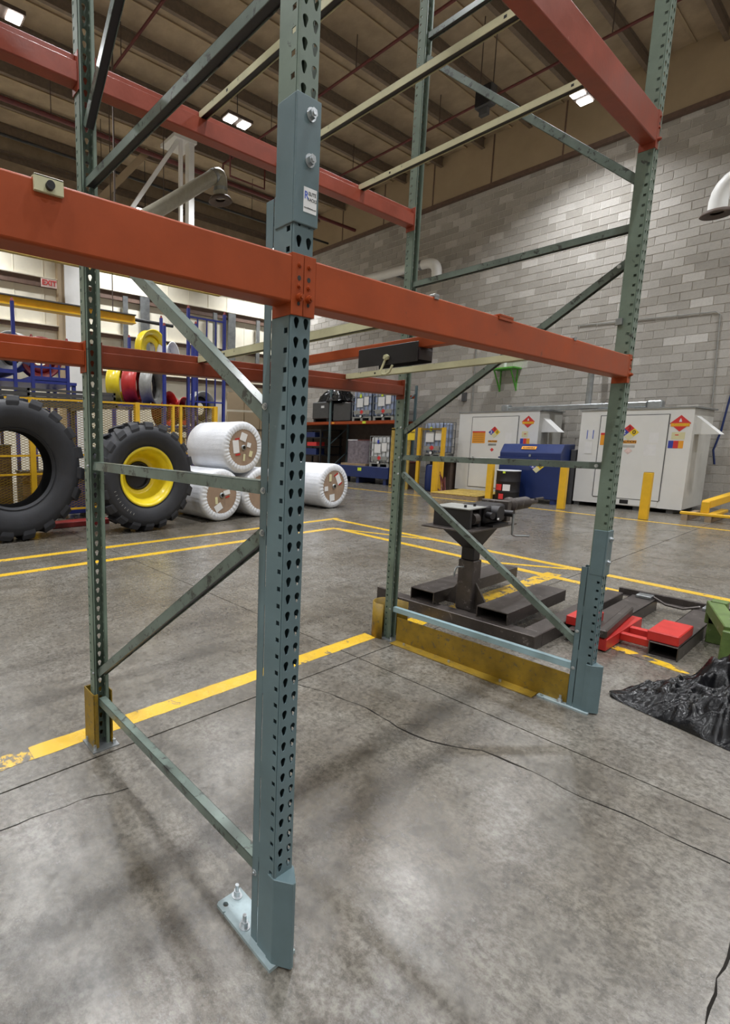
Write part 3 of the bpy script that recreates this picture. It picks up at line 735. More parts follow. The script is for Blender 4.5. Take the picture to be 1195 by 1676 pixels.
# faint chalky writing arc on the sidewall: short raised strokes
b = MB()
for i in range(9):
    a = R(198+i*5.5); r_ = .70
    p = Vector((3.25+math.cos(a)*r_, 7.12-.352, .962+math.sin(a)*r_)); b.obox(p, (math.cos(a)*.018, 0, math.sin(a)*.018), (0, .003, 0), (-math.sin(a)*.004, 0, math.cos(a)*.004))
b.obj('chalk_mark', 'greywheel', T2, kind='stuff')
def roll(label, c, Rr, Ln, tags):
    t = thing('wrapped_roll', label, 'roll', (c[0], c[1], 0), 'white wrapped material rolls')
    x, y, z = c; n = 160
    prof = [(.0, Ln), (Rr*.9, Ln), (Rr, Ln-.06), (Rr+.003, Ln*.7), (Rr-.004, Ln*.66), (Rr, Ln*.4), (Rr-.004, Ln*.36), (Rr, .07), (Rr*.985, .02), (Rr*.93, -.012), (Rr*.80, -.022), (Rr*.70, -.012)]
    b = MB(); m = len(prof); vs = []
    for i in range(n):
        a = 2*PI*i/n
        for j, (r_, t_) in enumerate(prof):
            fold = math.sin(a*38+1.3*math.sin(a*5))*.6+math.sin(a*61)*.4
            q = r_*(1+(.012*fold*(1 if j > 8 else .5) if j >= 7 else .003*math.sin(a*9+j*2)+.0015*fold)*(1 if r_ > .1 else 0))
            vs.append((x+math.cos(a)*q, y+t_+(.009*fold if j >= 9 else 0), z+math.sin(a)*q))
    b.add(vs, [(i*m+j, i*m+j+1, ((i+1) % n)*m+j+1, ((i+1) % n)*m+j) for i in range(n) for j in range(m-1)], True)
    b.obj('poly_wrap', 'wrap', t)
    MB().cyl((x, y-.008, z), (x, y+.02, z), Rr*.72, 48, smooth=False).obj('cardboard_end', 'card', t)
    b = MB(); b.lathe([(.035, -.04), (.05, -.04), (.055, .0)], (x, y, z), (0, 1, 0), 24); b.obj('core_tube', 'galv', t)
    MB().cyl((x, y-.012, z), (x, y-.009, z), .035, 20).obj('core_opening', 'stamp', t)
    for k, (dx, dz, w_, h_, rot, mt) in enumerate(tags):
        cx, cz = x+dx, z+dz; ca, sa = math.cos(R(rot)), math.sin(R(rot))
        MB().obox((cx, y-.012-.001*k, cz), (ca*w_/2, 0, sa*w_/2), (0, .0015, 0), (-sa*h_/2, 0, ca*h_/2)).obj('paper_tag', mt, t)
tg = [(-.19, .02, .15, .26, 8, 'paper'), (-.16, .17, .12, .035, 8, 'red'), (-.14, -.14, .12, .035, 8, 'red'), (.0, .21, .16, .16, -20, 'paper'), (.14, .05, .10, .09, -15, 'paper'), (.02, -.2, .05, .14, -5, 'cream_paper'), (.19, -.13, .08, .12, -15, 'cream_paper')]
roll('white wrapped roll on top of the stack behind the tyre', (5.50, 7.0, 1.46), .52, 1.35, tg)
roll('white wrapped roll at the lower left of the stack, beside the yellow wheel tyre', (4.97, 7.0, .525), .52, 1.35, [(-.13, -.1, .06, .14, 5, 'cream_paper'), (-.08, -.24, .18, .14, 30, 'paper'), (.12, .05, .16, .09, 10, 'paper'), (.14, -.04, .10, .03, 15, 'red')])
roll('white wrapped roll at the lower right of the stack, half behind the near post', (6.03, 7.0, .525), .52, 1.35, [(.1, -.05, .14, .2, -35, 'paper'), (-.1, .1, .1, .1, 10, 'paper')])
roll('white wrapped roll lying alone right of the near post', (8.33, 7.05, .535), .53, 1.5, [(.14, .17, .14, .28, 28, 'paper'), (.06, .27, .15, .04, 28, 'red'), (.22, .05, .13, .035, 28, 'red'), (-.14, .2, .08, .17, 0, 'cream_paper'), (-.27, -.05, .12, .11, 5, 'paper'), (-.06, -.27, .17, .16, 5, 'paper')])

# ================================================================== FENCE AND RACKS BEHIND
t = thing('mesh_fence', 'yellow expanded metal guard fence behind the tractor tyres', 'fence', (3, 8.8, 0))
FX0, FX1, FZ0, FZ1, FY = -2.6, 6.12, .25, 2.33, 8.8
for x in (-1.2, 1.85, 4.05, 6.09): MB().box(x-.05, x+.05, FY-.05, FY+.05, 0, 2.37).obj('post', 'yellow', t)
for x in (4.95, 5.15): MB().box(x-.03, x+.03, FY-.02, FY+.04, .1, 2.33).obj('gate_upright', 'yellow', t)
for z in (.2, .92, 1.27, 2.33): MB().box(FX0, FX1, FY-.02, FY+.02, z, z+.035).obj('rail', 'yellow', t)
b = MB(); p = .115
def clipline(x0, z0, dx, dz):
    ts = [0, 20]
    for (o_, d_, lo, hi) in ((x0, dx, FX0, FX1), (z0, dz, FZ0, FZ1)):
        a_, c_ = sorted(((lo-o_)/d_, (hi-o_)/d_)); ts[0] = max(ts[0], a_); ts[1] = min(ts[1], c_)
    return ts if ts[1]-ts[0] > .05 else None
for s_ in (1, -1):
    x = FX0-5 if s_ > 0 else FX0
    while x < FX1+5:
        q = clipline(x, FZ0-.001, s_*1.0, .42)
        if q:
            a, c = (x+s_*q[0], FY, FZ0+.42*q[0]), (x+s_*q[1], FY, FZ0+.42*q[1]); b.beam(a, c, .006, .008, (0, 0, 1))
        x += p
b.obj('expanded_mesh', 'yguard', t, kind='stuff')
# dark steel frames stacked behind the fence
for z0, x1, lab in ((2.45, 3.9, 'upper dark steel frame of the stack behind the fence'), (2.28, 3.95, 'lower dark steel frame of the stack behind the fence')):
    t = thing('stacked_skid', lab, 'steel skid', (1, 9.9, z0), 'dark steel frames stacked behind the fence')
    for y in (9.5, 10.4):
        MB().box(-3, x1, y, y+.05, z0, z0+.06).obj('long_rail', 'charcoal', t); MB().box(-3, x1, y, y+.05, z0+.10, z0+.15).obj('long_rail', 'charcoal', t)
    for x in (-2, 0, 2, x1-.05): MB().box(x, x+.05, 9.55, 10.4, z0, z0+.15).obj('cross_piece', 'charcoal', t); MB().box(x, x+.05, 9.5, 9.54, z0, z0+.15).obj('end_piece', 'charcoal', t)
t = thing('steel_trestle', 'dark steel trestle carrying the stacked frames behind the fence', 'trestle', (1, 9.9, 0))
for x in (-2, .5, 3.2):
    for y in (9.55, 10.35): MB().box(x, x+.08, y, y+.06, 0, 2.22).obj('leg', 'charcoal', t)
    MB().box(x, x+.08, 9.5, 10.45, 2.22, 2.28).obj('top_bar', 'charcoal', t)
def stack_rack(label, x0, x1, y0, y1, z0, z1, mid=(), caps=True, floor_z=0):
    """blue steel stacking rack with corner posts, deck and grille end"""
    t = thing('stacking_rack', label, 'rack', ((x0+x1)/2, (y0+y1)/2, floor_z), 'blue stacking racks behind the fence')
    for x in (x0, x1):
        for y in (y0, y1):
            MB().box(x-.035, x+.035, y-.035, y+.035, floor_z, z1).obj('corner_post', 'blue', t)
            if caps: MB().cyl((x, y, z1), (x, y, z1+.07), .04, 10, .02).obj('post_cap', 'darkred', t)
    for y in (y0, y1): MB().box(x0, x1, y-.03, y+.03, z0-.08, z0).obj('deck_rail', 'blue', t)
    for x in (x0, x1): MB().box(x-.03, x+.03, y0, y1, z0-.08, z0).obj('deck_rail', 'blue', t)
    MB().box(x0, x1, y0, y1, z0-.015, z0-.005).obj('deck', 'blue', t)
    for zz in mid: MB().box(x0, x1, y0-.02, y0+.02, zz-.02, zz+.02).obj('grille_rail', 'blue', t)
    if mid:
        for i in (1, 2, 3): xx = x0+(x1-x0)*i/4; MB().box(xx-.015, xx+.015, y0-.015, y0+.015, z0, max(mid)).obj('grille_bar', 'blue', t)
    return t
stack_rack('blue stacking rack behind the big bare tyre, holding a dark red wheel', 2.42, 3.2, 10.5, 11.9, 2.95, 3.75, (3.15, 3.4))
stack_rack('blue stacking rack at the left edge above the dark frames', .4, 2.05, 10.5, 11.9, 3.05, 4.45, (3.25,))
stack_rack('tall blue stacking rack with red post caps, right of the yellow wheels', 6.45, 7.62, 10.5, 11.9, 1.88, 4.95, (2.6, 3.35, 4.75))
stack_rack('blue stacking rack holding the leaning row of wheels', 5.55, 6.40, 10.2, 12.1, 3.50, 4.35, ())
def wheel(label, c, Rr, W, mat, tilt=0, grp='spare wheels on the blue racks', ax=None, sup=None):
    t = thing('spare_wheel', label, 'wheel', c, grp)
    ax = Vector(ax or (math.sin(R(tilt)), math.cos(R(tilt)), 0)); h = W/2
    p = [(Rr-.10, -h+.03), (Rr-.04, -h+.02), (Rr-.01, -h-.015), (Rr+.02, -h-.01), (Rr, -h+.02), (Rr-.05, -h+.07), (Rr-.07, 0), (Rr-.05, h-.07), (Rr, h-.02), (Rr+.02, h+.01), (Rr-.01, h+.015), (Rr-.10, h-.03), (Rr-.12, 0)]
    MB().lathe(p, c, ax, 44, close=True).obj('rim', mat, t)
    q = [(Rr-.11, h*.2), (Rr*.55, h*.1), (Rr*.36, h*.25)]
    MB().lathe(q, c, ax, 36).obj('disc', 'black' if mat == 'greywheel' else ('darkred' if mat == 'red' else mat), t, solid=.008)
    return t
wheel('yellow wheel leaning at the left end of the wheel row', (4.93, 11.36, 2.99), .52, .34, 'lemon', -40)
wheel('bright red wheel second in the leaning wheel row', (5.20, 11.03, 2.97), .50, .36, 'red', -40)
wheel('pale grey wheel third in the leaning wheel row', (5.47, 10.69, 2.93), .46, .30, 'greywheel', -40)
wheel('red wheel low in the blue rack behind the yellow fence', (6.12, 11.15, 2.41), .45, .30, 'red', -30)
wheel('smaller red wheel next to the big grey rim', (6.68, 11.3, 2.37), .38, .30, 'red', -30)
wheel('big dark grey rim at the right end of the wheel row', (7.12, 10.9, 2.44), .46, .26, 'greywheel', -12)
wheel('yellow wheel high above the lower rear beam', (5.80, 11.3, 3.98), .46, .22, 'lemon', -14)
wheel('white wheel beside the high yellow one', (6.35, 11.35, 3.86), .34, .3, 'white', -30)
wheel('dark red wheel in the blue rack above the bare tyre', (2.78, 11.1, 3.42), .45, .25, 'darkred', 5)
wheel('grey wheel leaning between the two left blue racks', (2.2, 11.2, 3.52), .42, .25, 'greywheel', 50)
wheel('dark grey wheel in the rack at the far left', (1.35, 11.2, 3.53), .46, .3, 'greywheel', 10)
t = thing('wheel_shelf', 'blue steel shelf under the leaning wheels', 'shelf', (5.2, 10.9, 0))
MB().box(4.2, 5.66, 10.3, 11.9, 2.38, 2.44).obj('shelf_deck', 'blue', t); MB().box(5.66, 7.6, 10.62, 11.85, 1.90, 1.95).obj('shelf_deck', 'blue', t)
for x in (4.25, 5.61):
    for y in (10.35, 11.85): MB().box(x-.04, x+.04, y-.04, y+.04, 0, 2.38).obj('leg', 'blue', t)
t = thing('wheel_shelf', 'blue steel shelf under the left wheel racks', 'shelf', (1.6, 10.9, 0))
MB().box(.2, 3.4, 10.48, 11.95, 2.80, 2.86).obj('shelf_deck', 'blue', t)
for x in (.25, 3.35):
    for y in (10.55, 11.85): MB().box(x-.04, x+.04, y-.04, y+.04, 0, 2.80).obj('leg', 'blue', t)
# boxed clutter seen through the fence
for i in range(11):
    x = -1.9+i*.78; h_ = random.uniform(.8, 1.7); mt = random.choice(['card', 'girt', 'charcoal', 'greywheel', 'blue'])
    cn = {'card': 'brown', 'girt': 'dark brown', 'charcoal': 'dark grey', 'greywheel': 'pale grey', 'blue': 'blue'}[mt]
    t = thing('storage_bin', '%s bin behind the fence, %s' % (cn, ['far left', 'left of the bare tyre', 'behind the bare tyre', 'behind the bare tyre hub', 'right of the bare tyre hub', 'between the two tyres', 'above the yellow wheel tyre', 'left of the wide fence post', 'right of the wide fence post', 'beside the fence gate', 'at the fence end'][i]), 'bin', (x, 9.2, 0), 'bins behind the fence')
    MB().box(x-.30, x+.30, 9.02, 9.44, .08, h_).obj('bin_body', mt, t, bevel=.01)
    for q in (-.24, .24): MB().box(x+q-.04, x+q+.04, 9.02, 9.44, 0, .08).obj('skid', 'rawwood', t)
    MB().box(x-.315, x+.315, 9.005, 9.455, h_, h_+.03).obj('bin_rim', 'seam', t)
tag(MB().box(1.9, 3.0, 7.95, 8.25, .0, .10).obj('pallet_skid', 'darkred', None, bevel=.01), 'red steel skid on the floor between the two tyres', 'skid')

# yellow crane rails, exit sign and white column
t = thing('crane_rail', 'lower yellow crane rail with a dark end pipe, in front of the cream wall', 'crane rail', (1, 13, 5.1))
MB().box(-5, 6.17, 12.93, 13.07, 4.96, 5.15).obj('rail_web', 'yellow', t); MB().box(-5, 6.17, 12.86, 13.14, 5.15, 5.18).obj('rail_flange', 'charcoal', t)
MB().box(-5, 6.17, 12.86, 13.14, 4.93, 4.965).obj('rail_flange', 'yellow', t); MB().cyl((6.17, 13, 5.07), (7.5, 13, 5.05), .05, 10).obj('end_pipe', 'blackpipe', t)
for x in (-3, 1, 5.5): MB().cyl((x, 13, 5.18), (x, 13, ZC), .015, 6).obj('hanger_rod', 'girder', t)
t = thing('crane_rail', 'upper yellow crane rail just under the front orange beam', 'crane rail', (2, 13, 6.3))
MB().box(-5, 9.3, 12.93, 13.07, 6.22, 6.34).obj('rail_web', 'wood', t)
for x in (-3, 2, 7.2): MB().cyl((x, 13, 6.34), (x, 13, ZC), .015, 6).obj('hanger_rod', 'girder', t)
t = thing('exit_sign', 'small EXIT sign on the cream wall above the crane rail', 'sign', (5.05, 17.1, 6.75))
MB().box(4.78, 5.30, 17.0, 17.06, 6.66, 6.92).obj('sign_box', 'exitwhite', t); MB().box(5.0, 5.08, 17.06, 17.5, 6.86, 6.92).obj('bracket', 'white', t)
text(t, 'lettering', 'EXIT', 'signred', (5.04, 16.995, 6.79), (1, 0, 0), (0, 0, 1), .24, .003)
t = thing('roof_strut', 'white steel strut hanging from the roof with diagonal knee braces', 'steel strut', (8.1, 13, 10.5))
MB().box(8.02, 8.22, 12.9, 13.1, 7.3, 10.4).obj('strut_shaft', 'white', t); MB().box(7.74, 7.84, 12.95, 13.05, 7.3, 10.4).obj('side_strut', 'white', t)
MB().beam((7.75, 13, 10.45), (6.0, 13, 7.9), .08, .12, (0, 0, 1)).obj('knee_brace', 'white', t)
MB().beam((7.0, 13.6, 10.1), (5.2, 13.6, 8.1), .12, .2, (0, 0, 1)).obj('knee_brace', 'tan', t)
MB().box(7.5, 8.3, 12.88, 13.7, 10.4, 10.5).obj('cap_plate', 'white', t); MB().box(7.9, 8.1, 12.9, 13.1, 10.5, ZC).obj('roof_hanger', 'purlin', t); MB().box(7.7, 8.25, 12.9, 13.1, 7.24, 7.3).obj('foot_plate', 'white', t)
# ducts
def duct(label, pts, r, mat='white', flare=None, rings=()):
    t = thing('exhaust_duct', label, 'duct', pts[0])
    MB().tube(pts, r, 20).obj('duct_pipe', mat, t)
    for p, q in rings: MB().cyl(p, q, r*1.06, 20).obj('duct_band', 'galv', t)
    if flare: MB().lathe([(r*.9, 0), (r*1.5, -.02), (r*1.75, -.10), (r*1.6, -.12), (r*.7, -.06)], flare, (0, 0, 1), 24).obj('duct_hood', 'girder', t)
    return t
def arc(p, a, b_, n=6):
    p, a, b_ = Vector(p), Vector(a), Vector(b_)
    return [tuple(a*(1-t)**2+p*2*t*(1-t)+b_*t*t) for t in [i/n for i in range(n+1)]]
pts = [(4.2, 10, 6.1), (5.4, 10, 6.95), (6.7, 10, 7.9)]+arc((7.08, 10, 8.2), (6.85, 10, 8.02), (7.08, 10, 7.85))+[(7.08, 10, 7.62)]
duct('large tan exhaust duct with a shiny elbow, above the left front beam', pts, .17, 'duct', (7.08, 10, 7.6), [((6.82, 10, 7.99), (6.9, 10, 8.05)), ((7.08, 10, 7.80), (7.08, 10, 7.72))])
MB().cyl((4.2, 10, 6.1), (4.2, 10, ZC), .02, 6).obj('hanger_rod', 'girder', bpy.data.objects['exhaust_duct'])
pts = [(15.6, 13.5, 7.7), (15.6, 9.9, 7.6)]+arc((15.6, 9.25, 7.6), (15.6, 9.7, 7.6), (15.6, 9.25, 7.2))+[(15.6, 9.25, 7.0)]
t = duct('pale exhaust duct on the block wall beside the far rear post', pts, .16, 'white', None, [((15.6, 9.9, 7.6), (15.6, 9.8, 7.6))])
MB().box(15.7, 16.385, 11.0, 11.06, 7.55, 7.61).obj('wall_bracket', 'galv', t)
pts = [(15.6, -.5, 7.65), (15.6, 1.6, 7.65)]+arc((15.6, 2.35, 7.6), (15.6, 1.8, 7.65), (15.6, 2.38, 7.1))+[(15.6, 2.38, 6.9)]
t = duct('pale exhaust duct elbow with a dark hood at the right edge', pts, .17, 'white', (15.6, 2.38, 6.9), [((15.6, 1.75, 7.65), (15.6, 1.85, 7.64))])
MB().box(15.7, 16.385, .4, .46, 7.6, 7.66).obj('wall_bracket', 'galv', t)
# sprinkler pipes below the roof
def pipe(label, pts, r, mat, drops=()):
    t = thing('ceiling_pipe', label, 'pipe', pts[0])
    MB().tube(pts, r, 8).obj('pipe_run', mat, t)
    for p in drops: MB().cyl(p, (p[0], p[1], ZC), .012, 6).obj('hanger_rod', 'girder', t)
pipe('dark red sprinkler main running along the roof to the block wall', [(-12, 13.3, 9.9), (16.2, 13.3, 9.9)], .06, 'redpipe', [(x, 13.3, 9.95) for x in (-6, 0, 4, 8, 12)])
pipe('thin black pipe under the roof beyond the red main', [(-12, 14.7, 9.8), (16.2, 14.7, 9.8)], .04, 'blackpipe', [(x, 14.7, 9.83) for x in (0, 6, 12)])
for k, (x, lab) in enumerate(((4.9, 'red sprinkler branch pipe left of the near post'), (9.6, 'red sprinkler branch pipe near the middle lamp'), (13.2, 'red sprinkler branch pipe near the lamp by the red beam'))):
    pipe(lab, [(x, -8, 10.4), (x, 13.3, 10.4), (x, 13.3, 9.95)], .035, 'redpipe', [(x, y, 10.43) for y in (0, 4, 8, 11)])
pipe('red pipe loop hanging from the roof right of the near post', [(9.2, 12.4, 10.5), (9.2, 12.4, 9.6), (10.6, 12.4, 9.6), (10.6, 12.4, 10.5)], .03, 'redpipe', [(9.2, 12.4, 10.5), (10.6, 12.4, 10.5)])
t = thing('unit_heater', 'dark heater box hanging under the roof between the upper crossbars', 'heater', (11.5, 5.8, 9.3))
MB().box(11.38, 11.62, 5.6, 5.98, 9.2, 9.62).obj('heater_body', 'charcoal', t, bevel=.02); MB().box(11.34, 11.38, 5.63, 5.95, 9.23, 9.6).obj('louvre', 'black', t)
MB().box(11.45, 11.58, 5.72, 5.9, 9.05, 9.2).obj('bracket', 'charcoal', t)
for y in (5.64, 5.94): MB().cyl((11.5, y, 9.62), (11.5, y, ZC), .012, 6).obj('hanger_rod', 'girder', t)

# ================================================================== SHEDS AND BLOCK-WALL THINGS
def plate(parent, name, mat, X, y0, y1, z0, z1, th=.006, rot=0):
    """thin plate on a face looking towards -x"""
    if rot:
        cy, cz = (y0+y1)/2, (z0+z1)/2; a = (y1-y0)/2
        return MB().obox((X-th/2, cy, cz), (th/2, 0, 0), (0, a*math.cos(R(rot)), a*math.sin(R(rot))), (0, -(z1-z0)/2*math.sin(R(rot)), (z1-z0)/2*math.cos(R(rot)))).obj(name, mat, parent)
    return MB().box(X-th, X, y0, y1, z0, z1).obj(name, mat, parent)
def nfpa(parent, X, cy, cz, s, digits=('2', '3', '0')):
    """four-square hazard diamond; seen from -x, +y is to the left"""
    h = s/2; q = h/math.sqrt(2)
    for (dy, dz, mt) in ((q, 0, 'signblue'), (0, q, 'signred'), (-q, 0, 'signyel'), (0, -q, 'cream_paper')):
        plate(parent, 'hazard_square', mt, X, cy+dy-h/2, cy+dy+h/2, cz+dz-h/2, cz+dz+h/2, .006, 45)
    for (dy, dz, c_, mt) in ((q, 0, digits[0], 'paper'), (0, q, digits[1], 'darkred'), (-q, 0, digits[2], 'stamp')):
        text(parent, 'hazard_digit', c_, mt, (X-.008, cy+dy, cz+dz), (0, -1, 0), (0, 0, 1), h*.95, .001)
def flame_diamond(parent, X, cy, cz, s):
    plate(parent, 'flammable_diamond', 'signred', X, cy-s/2, cy+s/2, cz-s/2, cz+s/2, .006, 45)
    plate(parent, 'diamond_band', 'signora', X-.004, cy-s*.62, cy+s*.62, cz-.19*s-.08*s, cz+.02*s, .004)
    text(parent, 'lettering', 'FLAMMABLE', 'signyel', (X-.01, cy, cz-.12*s), (0, -1, 0), (0, 0, 1), s*.2, .001)
    b = MB().prism([(cy-.10*s, cz+.12*s), (cy+.10*s, cz+.12*s), (cy+.06*s, cz+.3*s), (cy, cz+.44*s), (cy-.07*s, cz+.26*s)], 'x', X-.010, X-.006); b.obj('flame_symbol', 'paper', parent)
def shed(label, X0, X1, y0, y1, zt, door, vent, left):
    t = thing('storage_shed', label, 'shed', (X0, (y0+y1)/2, 0), 'white chemical storage sheds')
    zb = .10
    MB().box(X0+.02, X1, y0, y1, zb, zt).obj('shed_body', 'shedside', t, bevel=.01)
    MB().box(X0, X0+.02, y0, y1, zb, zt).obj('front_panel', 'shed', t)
    MB().box(X0-.03, X1+.02, y0-.06, y1+.03, zt, zt+.03).obj('roof_sheet', 'galv', t)
    k = y0+.15
    while k < y1: MB().box(X0+.05, X1-.05, k, k+.12, 0, zb).obj('skid', 'seam', t); k += .62
    d0, d1, z0, z1 = door
    d = MB().box(X0-.018, X0, d0, d1, z0, z1).obj('door', 'shed', t, bevel=.004)
    g_ = .016
    for (a0, a1, c0, c1) in ((d0-g_, d0, z0, z1+g_), (d1, d1+g_, z0, z1+g_), (d0, d1, z1, z1+g_), (d0, d1, z0-g_, z0)):
        MB().box(X0-.012, X0, a0, a1, c0, c1).obj('door_gap', 'seam', t)
    hy = d1-.10 if left else d1-.12
    MB().box(X0-.05, X0-.018, hy-.02, hy+.02, 1.02, 1.14).box(X0-.07, X0-.05, hy-.14, hy+.015, 1.09, 1.11).obj('door_handle', 'galv', d)
    # vent hood on the side wall
    vx, vz = vent
    b = MB(); hood = [(X0+.22, y0, vz+.40), (X0+.62, y0, vz+.40), (X0+.22, y0-.42, vz), (X0+.62, y0-.42, vz), (X0+.22, y0, vz), (X0+.62, y0, vz)]
    b.add(hood, [(0, 1, 3, 2), (0, 2, 4), (1, 5, 3), (2, 3, 5, 4)]); b.obj('vent_hood', 'shed', t, solid=.004)
    return t
S2 = shed('right white storage shed with the wide door, beside the yellow bollard', 14.3, 16.1, 2.02, 4.16, 2.40, (2.44, 3.73, .27, 2.26), (0, 1.82), False)
plate(S2, 'kick_plate', 'shed', 14.3, 2.46, 3.45, .12, .255, .012)
plate(S2, 'dark_sign', 'black', 14.289, 3.0, 3.17, .14, .24, .004)
nfpa(S2, 14.282, 3.14, 1.86, .27)
plate(S2, 'warning_strip', 'signora', 14.282, 2.98, 3.30, 1.60, 1.67)
text(S2, 'lettering', 'CAUTION', 'stamp', (14.274, 3.14, 1.635), (0, -1, 0), (0, 0, 1), .07, .001)
for i in range(3): plate(S2, 'print_line', 'greywheel', 14.282, 3.0, 3.28, 1.545-i*.022, 1.555-i*.022, .003)
plate(S2, 'small_diamond', 'exitwhite', 14.282, 3.06, 3.18, 1.36, 1.48, .004, 45)
plate(S2, 'paper_notice', 'paper', 14.282, 2.58, 2.75, 1.62, 1.85, .003); plate(S2, 'paper_notice', 'paper', 14.282, 2.60, 2.82, 1.32, 1.58, .003)
flame_diamond(S2, 14.30, 2.235, 2.06, .26)
plate(S2, 'corner_label', 'cream_paper', 14.30, 2.13, 2.36, 1.70, 1.86, .004); plate(S2, 'red_dash', 'signred', 14.295, 2.24, 2.30, 1.79, 1.81, .004)
for i, mt in enumerate(('signblue', 'signred', 'signora')): plate(S2, 'colour_block', mt, 14.30, 2.315-i*.088, 2.40-i*.088, 1.50, 1.67, .005)
plate(S2, 'clipboard', 'paper', 14.30, 3.86, 4.02, 1.33, 1.62, .012)
plate(S2, 'sheet_holder', 'paper', 14.30, 3.86, 4.0, 1.66, 1.92, .006); plate(S2, 'holder_edge', 'bluetxt', 14.292, 3.985, 4.0, 1.70, 1.92, .004); plate(S2, 'holder_edge', 'bluetxt', 14.292, 3.86, 3.875, 1.70, 1.92, .004)
plate(S2, 'yellow_notice', 'signora', 14.282, 3.52, 3.70, 1.55, 1.80, .004); plate(S2, 'notice_head', 'signred', 14.277, 3.52, 3.70, 1.80, 1.85, .004)
S1 = shed('left white storage shed behind the blue cabinet', 14.75, 16.3, 5.32, 7.60, 2.47, (5.86, 7.18, .22, 2.33), (0, 1.88), True)
nfpa(S1, 14.732, 6.50, 1.88, .24)
plate(S1, 'yellow_notice', 'signora', 14.732, 6.76, 7.15, 1.55, 1.87, .004); plate(S1, 'notice_head', 'signred', 14.727, 6.76, 7.15, 1.87, 1.91, .004)
for i in range(5): plate(S1, 'print_line', 'girt', 14.727, 6.79, 7.12, 1.82-i*.055, 1.828-i*.055, .003)
plate(S1, 'warning_strip', 'signora', 14.732, 6.40, 6.66, 1.58, 1.64); text(S1, 'lettering', 'CAUTION', 'stamp', (14.724, 6.53, 1.61), (0, -1, 0), (0, 0, 1), .06, .001)
plate(S1, 'paper_strip', 'greywheel', 14.732, 6.42, 6.65, 1.48, 1.54, .003); plate(S1, 'small_diamond', 'signred', 14.732, 6.49, 6.57, 1.32, 1.40, .004, 45)
plate(S1, 'paper_notice', 'paper', 14.732, 6.0, 6.18, 1.50, 1.86, .003)
flame_diamond(S1, 14.75, 5.60, 2.17, .24)
plate(S1, 'corner_label', 'cream_paper', 14.75, 5.58, 5.74, 1.74, 1.9, .004); plate(S1, 'red_dash', 'signred', 14.745, 5.62, 5.68, 1.82, 1.84, .004)
for i, mt in enumerate(('signblue', 'signred', 'signora')): plate(S1, 'colour_block', mt, 14.75, 5.69-i*.085, 5.77-i*.085, 1.54, 1.70, .005)
# duct along the shed roofs
t = thing('roof_duct', 'long galvanised duct lying along the tops of the white sheds', 'duct', (15.4, 4.8, 2.55))
MB().box(15.38, 15.58, 3.15, 6.5, 2.50, 2.64).obj('duct_run', 'galv', t, bevel=.02); MB().box(15.33, 15.63, 2.85, 3.15, 2.43, 2.66).obj('duct_end', 'galv', t, bevel=.03)
MB().box(15.33, 15.63, 6.45, 6.65, 2.50, 2.70).obj('duct_end', 'galv', t, bevel=.03)
MB().cyl((15.5, 4.45, 2.6), (15.5, 4.45, 3.7), .07, 14).obj('riser_pipe', 'galv', t); MB().cyl((15.5, 4.45, 3.7), (16.3, 4.45, 4.05), .07, 14).obj('riser_elbow', 'galv', t)
for y in (3.3,): MB().box(15.42, 15.54, y, y+.1, 2.43, 2.50).obj('duct_foot', 'galv', t)
# blue safety cabinet with sloping lid
t = thing('spill_cabinet', 'blue steel cabinet with a sloping lid between drum and bollard', 'cabinet', (13.75, 5.05, 0))
MB().prism([(13.72, .12), (14.6, .12), (14.6, 1.55), (13.9, 1.55), (13.72, 1.33)], 'y', 4.33, 5.82).obj('cabinet_body', 'blue2', t, bevel=.015)
MB().box(13.68, 13.72, 4.31, 5.84, 1.16, 1.20).obj('lid_lip', 'blue2', t)
for y in (4.38, 5.66): MB().box(13.75, 14.5, y, y+.10, 0, .12).obj('cabinet_foot', 'blue2', t)
MB().obox((13.80, 5.12, 1.45), (.005, 0, -.004), (0, .18, 0), (.03, 0, .036)).obj('name_strip', 'signora', t)
text(t, 'lettering', 'FLAMMABLE', 'stamp', (13.788, 5.12, 1.452), (0, -1, 0), (.6, 0, .8), .055, .001)
nfpa(t, 13.72, 4.86, .98, .26, ('2', '3', '0')); plate(t, 'small_label', 'paper', 13.72, 5.32, 5.48, 1.0, 1.08, .005)
MB().box(13.70, 13.72, 5.02, 5.07, 1.22, 1.28).obj('lid_latch', 'galv', t)
t = thing('wrapped_drum_crate', 'grey covered crate standing between the blue cabinet and the right shed', 'crate', (14.0, 4.22, 0))
MB().box(14.32, 14.9, 4.20, 4.32, 0, 1.42).obj('crate_side', 'charcoal', t, bevel=.01)
t = thing('steel_drum', 'black steel drum with a white lid in front of the blue cabinet', 'drum', (13.30, 5.35, 0))
p = [(.0, .0), (.285, 0), (.29, .02), (.282, .05), (.282, .27), (.292, .285), (.282, .30), (.282, .55), (.292, .565), (.282, .58), (.282, .80), (.29, .83), (.285, .85)]
MB().lathe(p, (13.30, 5.35, 0), (0, 0, 1), 36).obj('drum_shell', 'black', t); MB().cyl((13.3, 5.35, .84), (13.3, 5.35, .858), .288, 30).obj('drum_lid', 'wrap', t)
for (a, z, w_, h_, mt) in ((188, .36, .17, .17, 'paper'), (205, .34, .0, 0, None), (150, .36, .17, .16, 'signred'), (165, .12, .12, .14, 'signred'), (172, .76, .06, .05, 'noteyel')):
    if mt:
        aa = R(a+10); n_ = Vector((math.cos(aa), math.sin(aa), 0)); c_ = Vector((13.3, 5.35, z+.05))+n_*.292
        MB().obox(c_, n_*.003, Vector((-n_.y, n_.x, 0))*w_/2, (0, 0, h_/2)).obj('drum_label', mt, t)
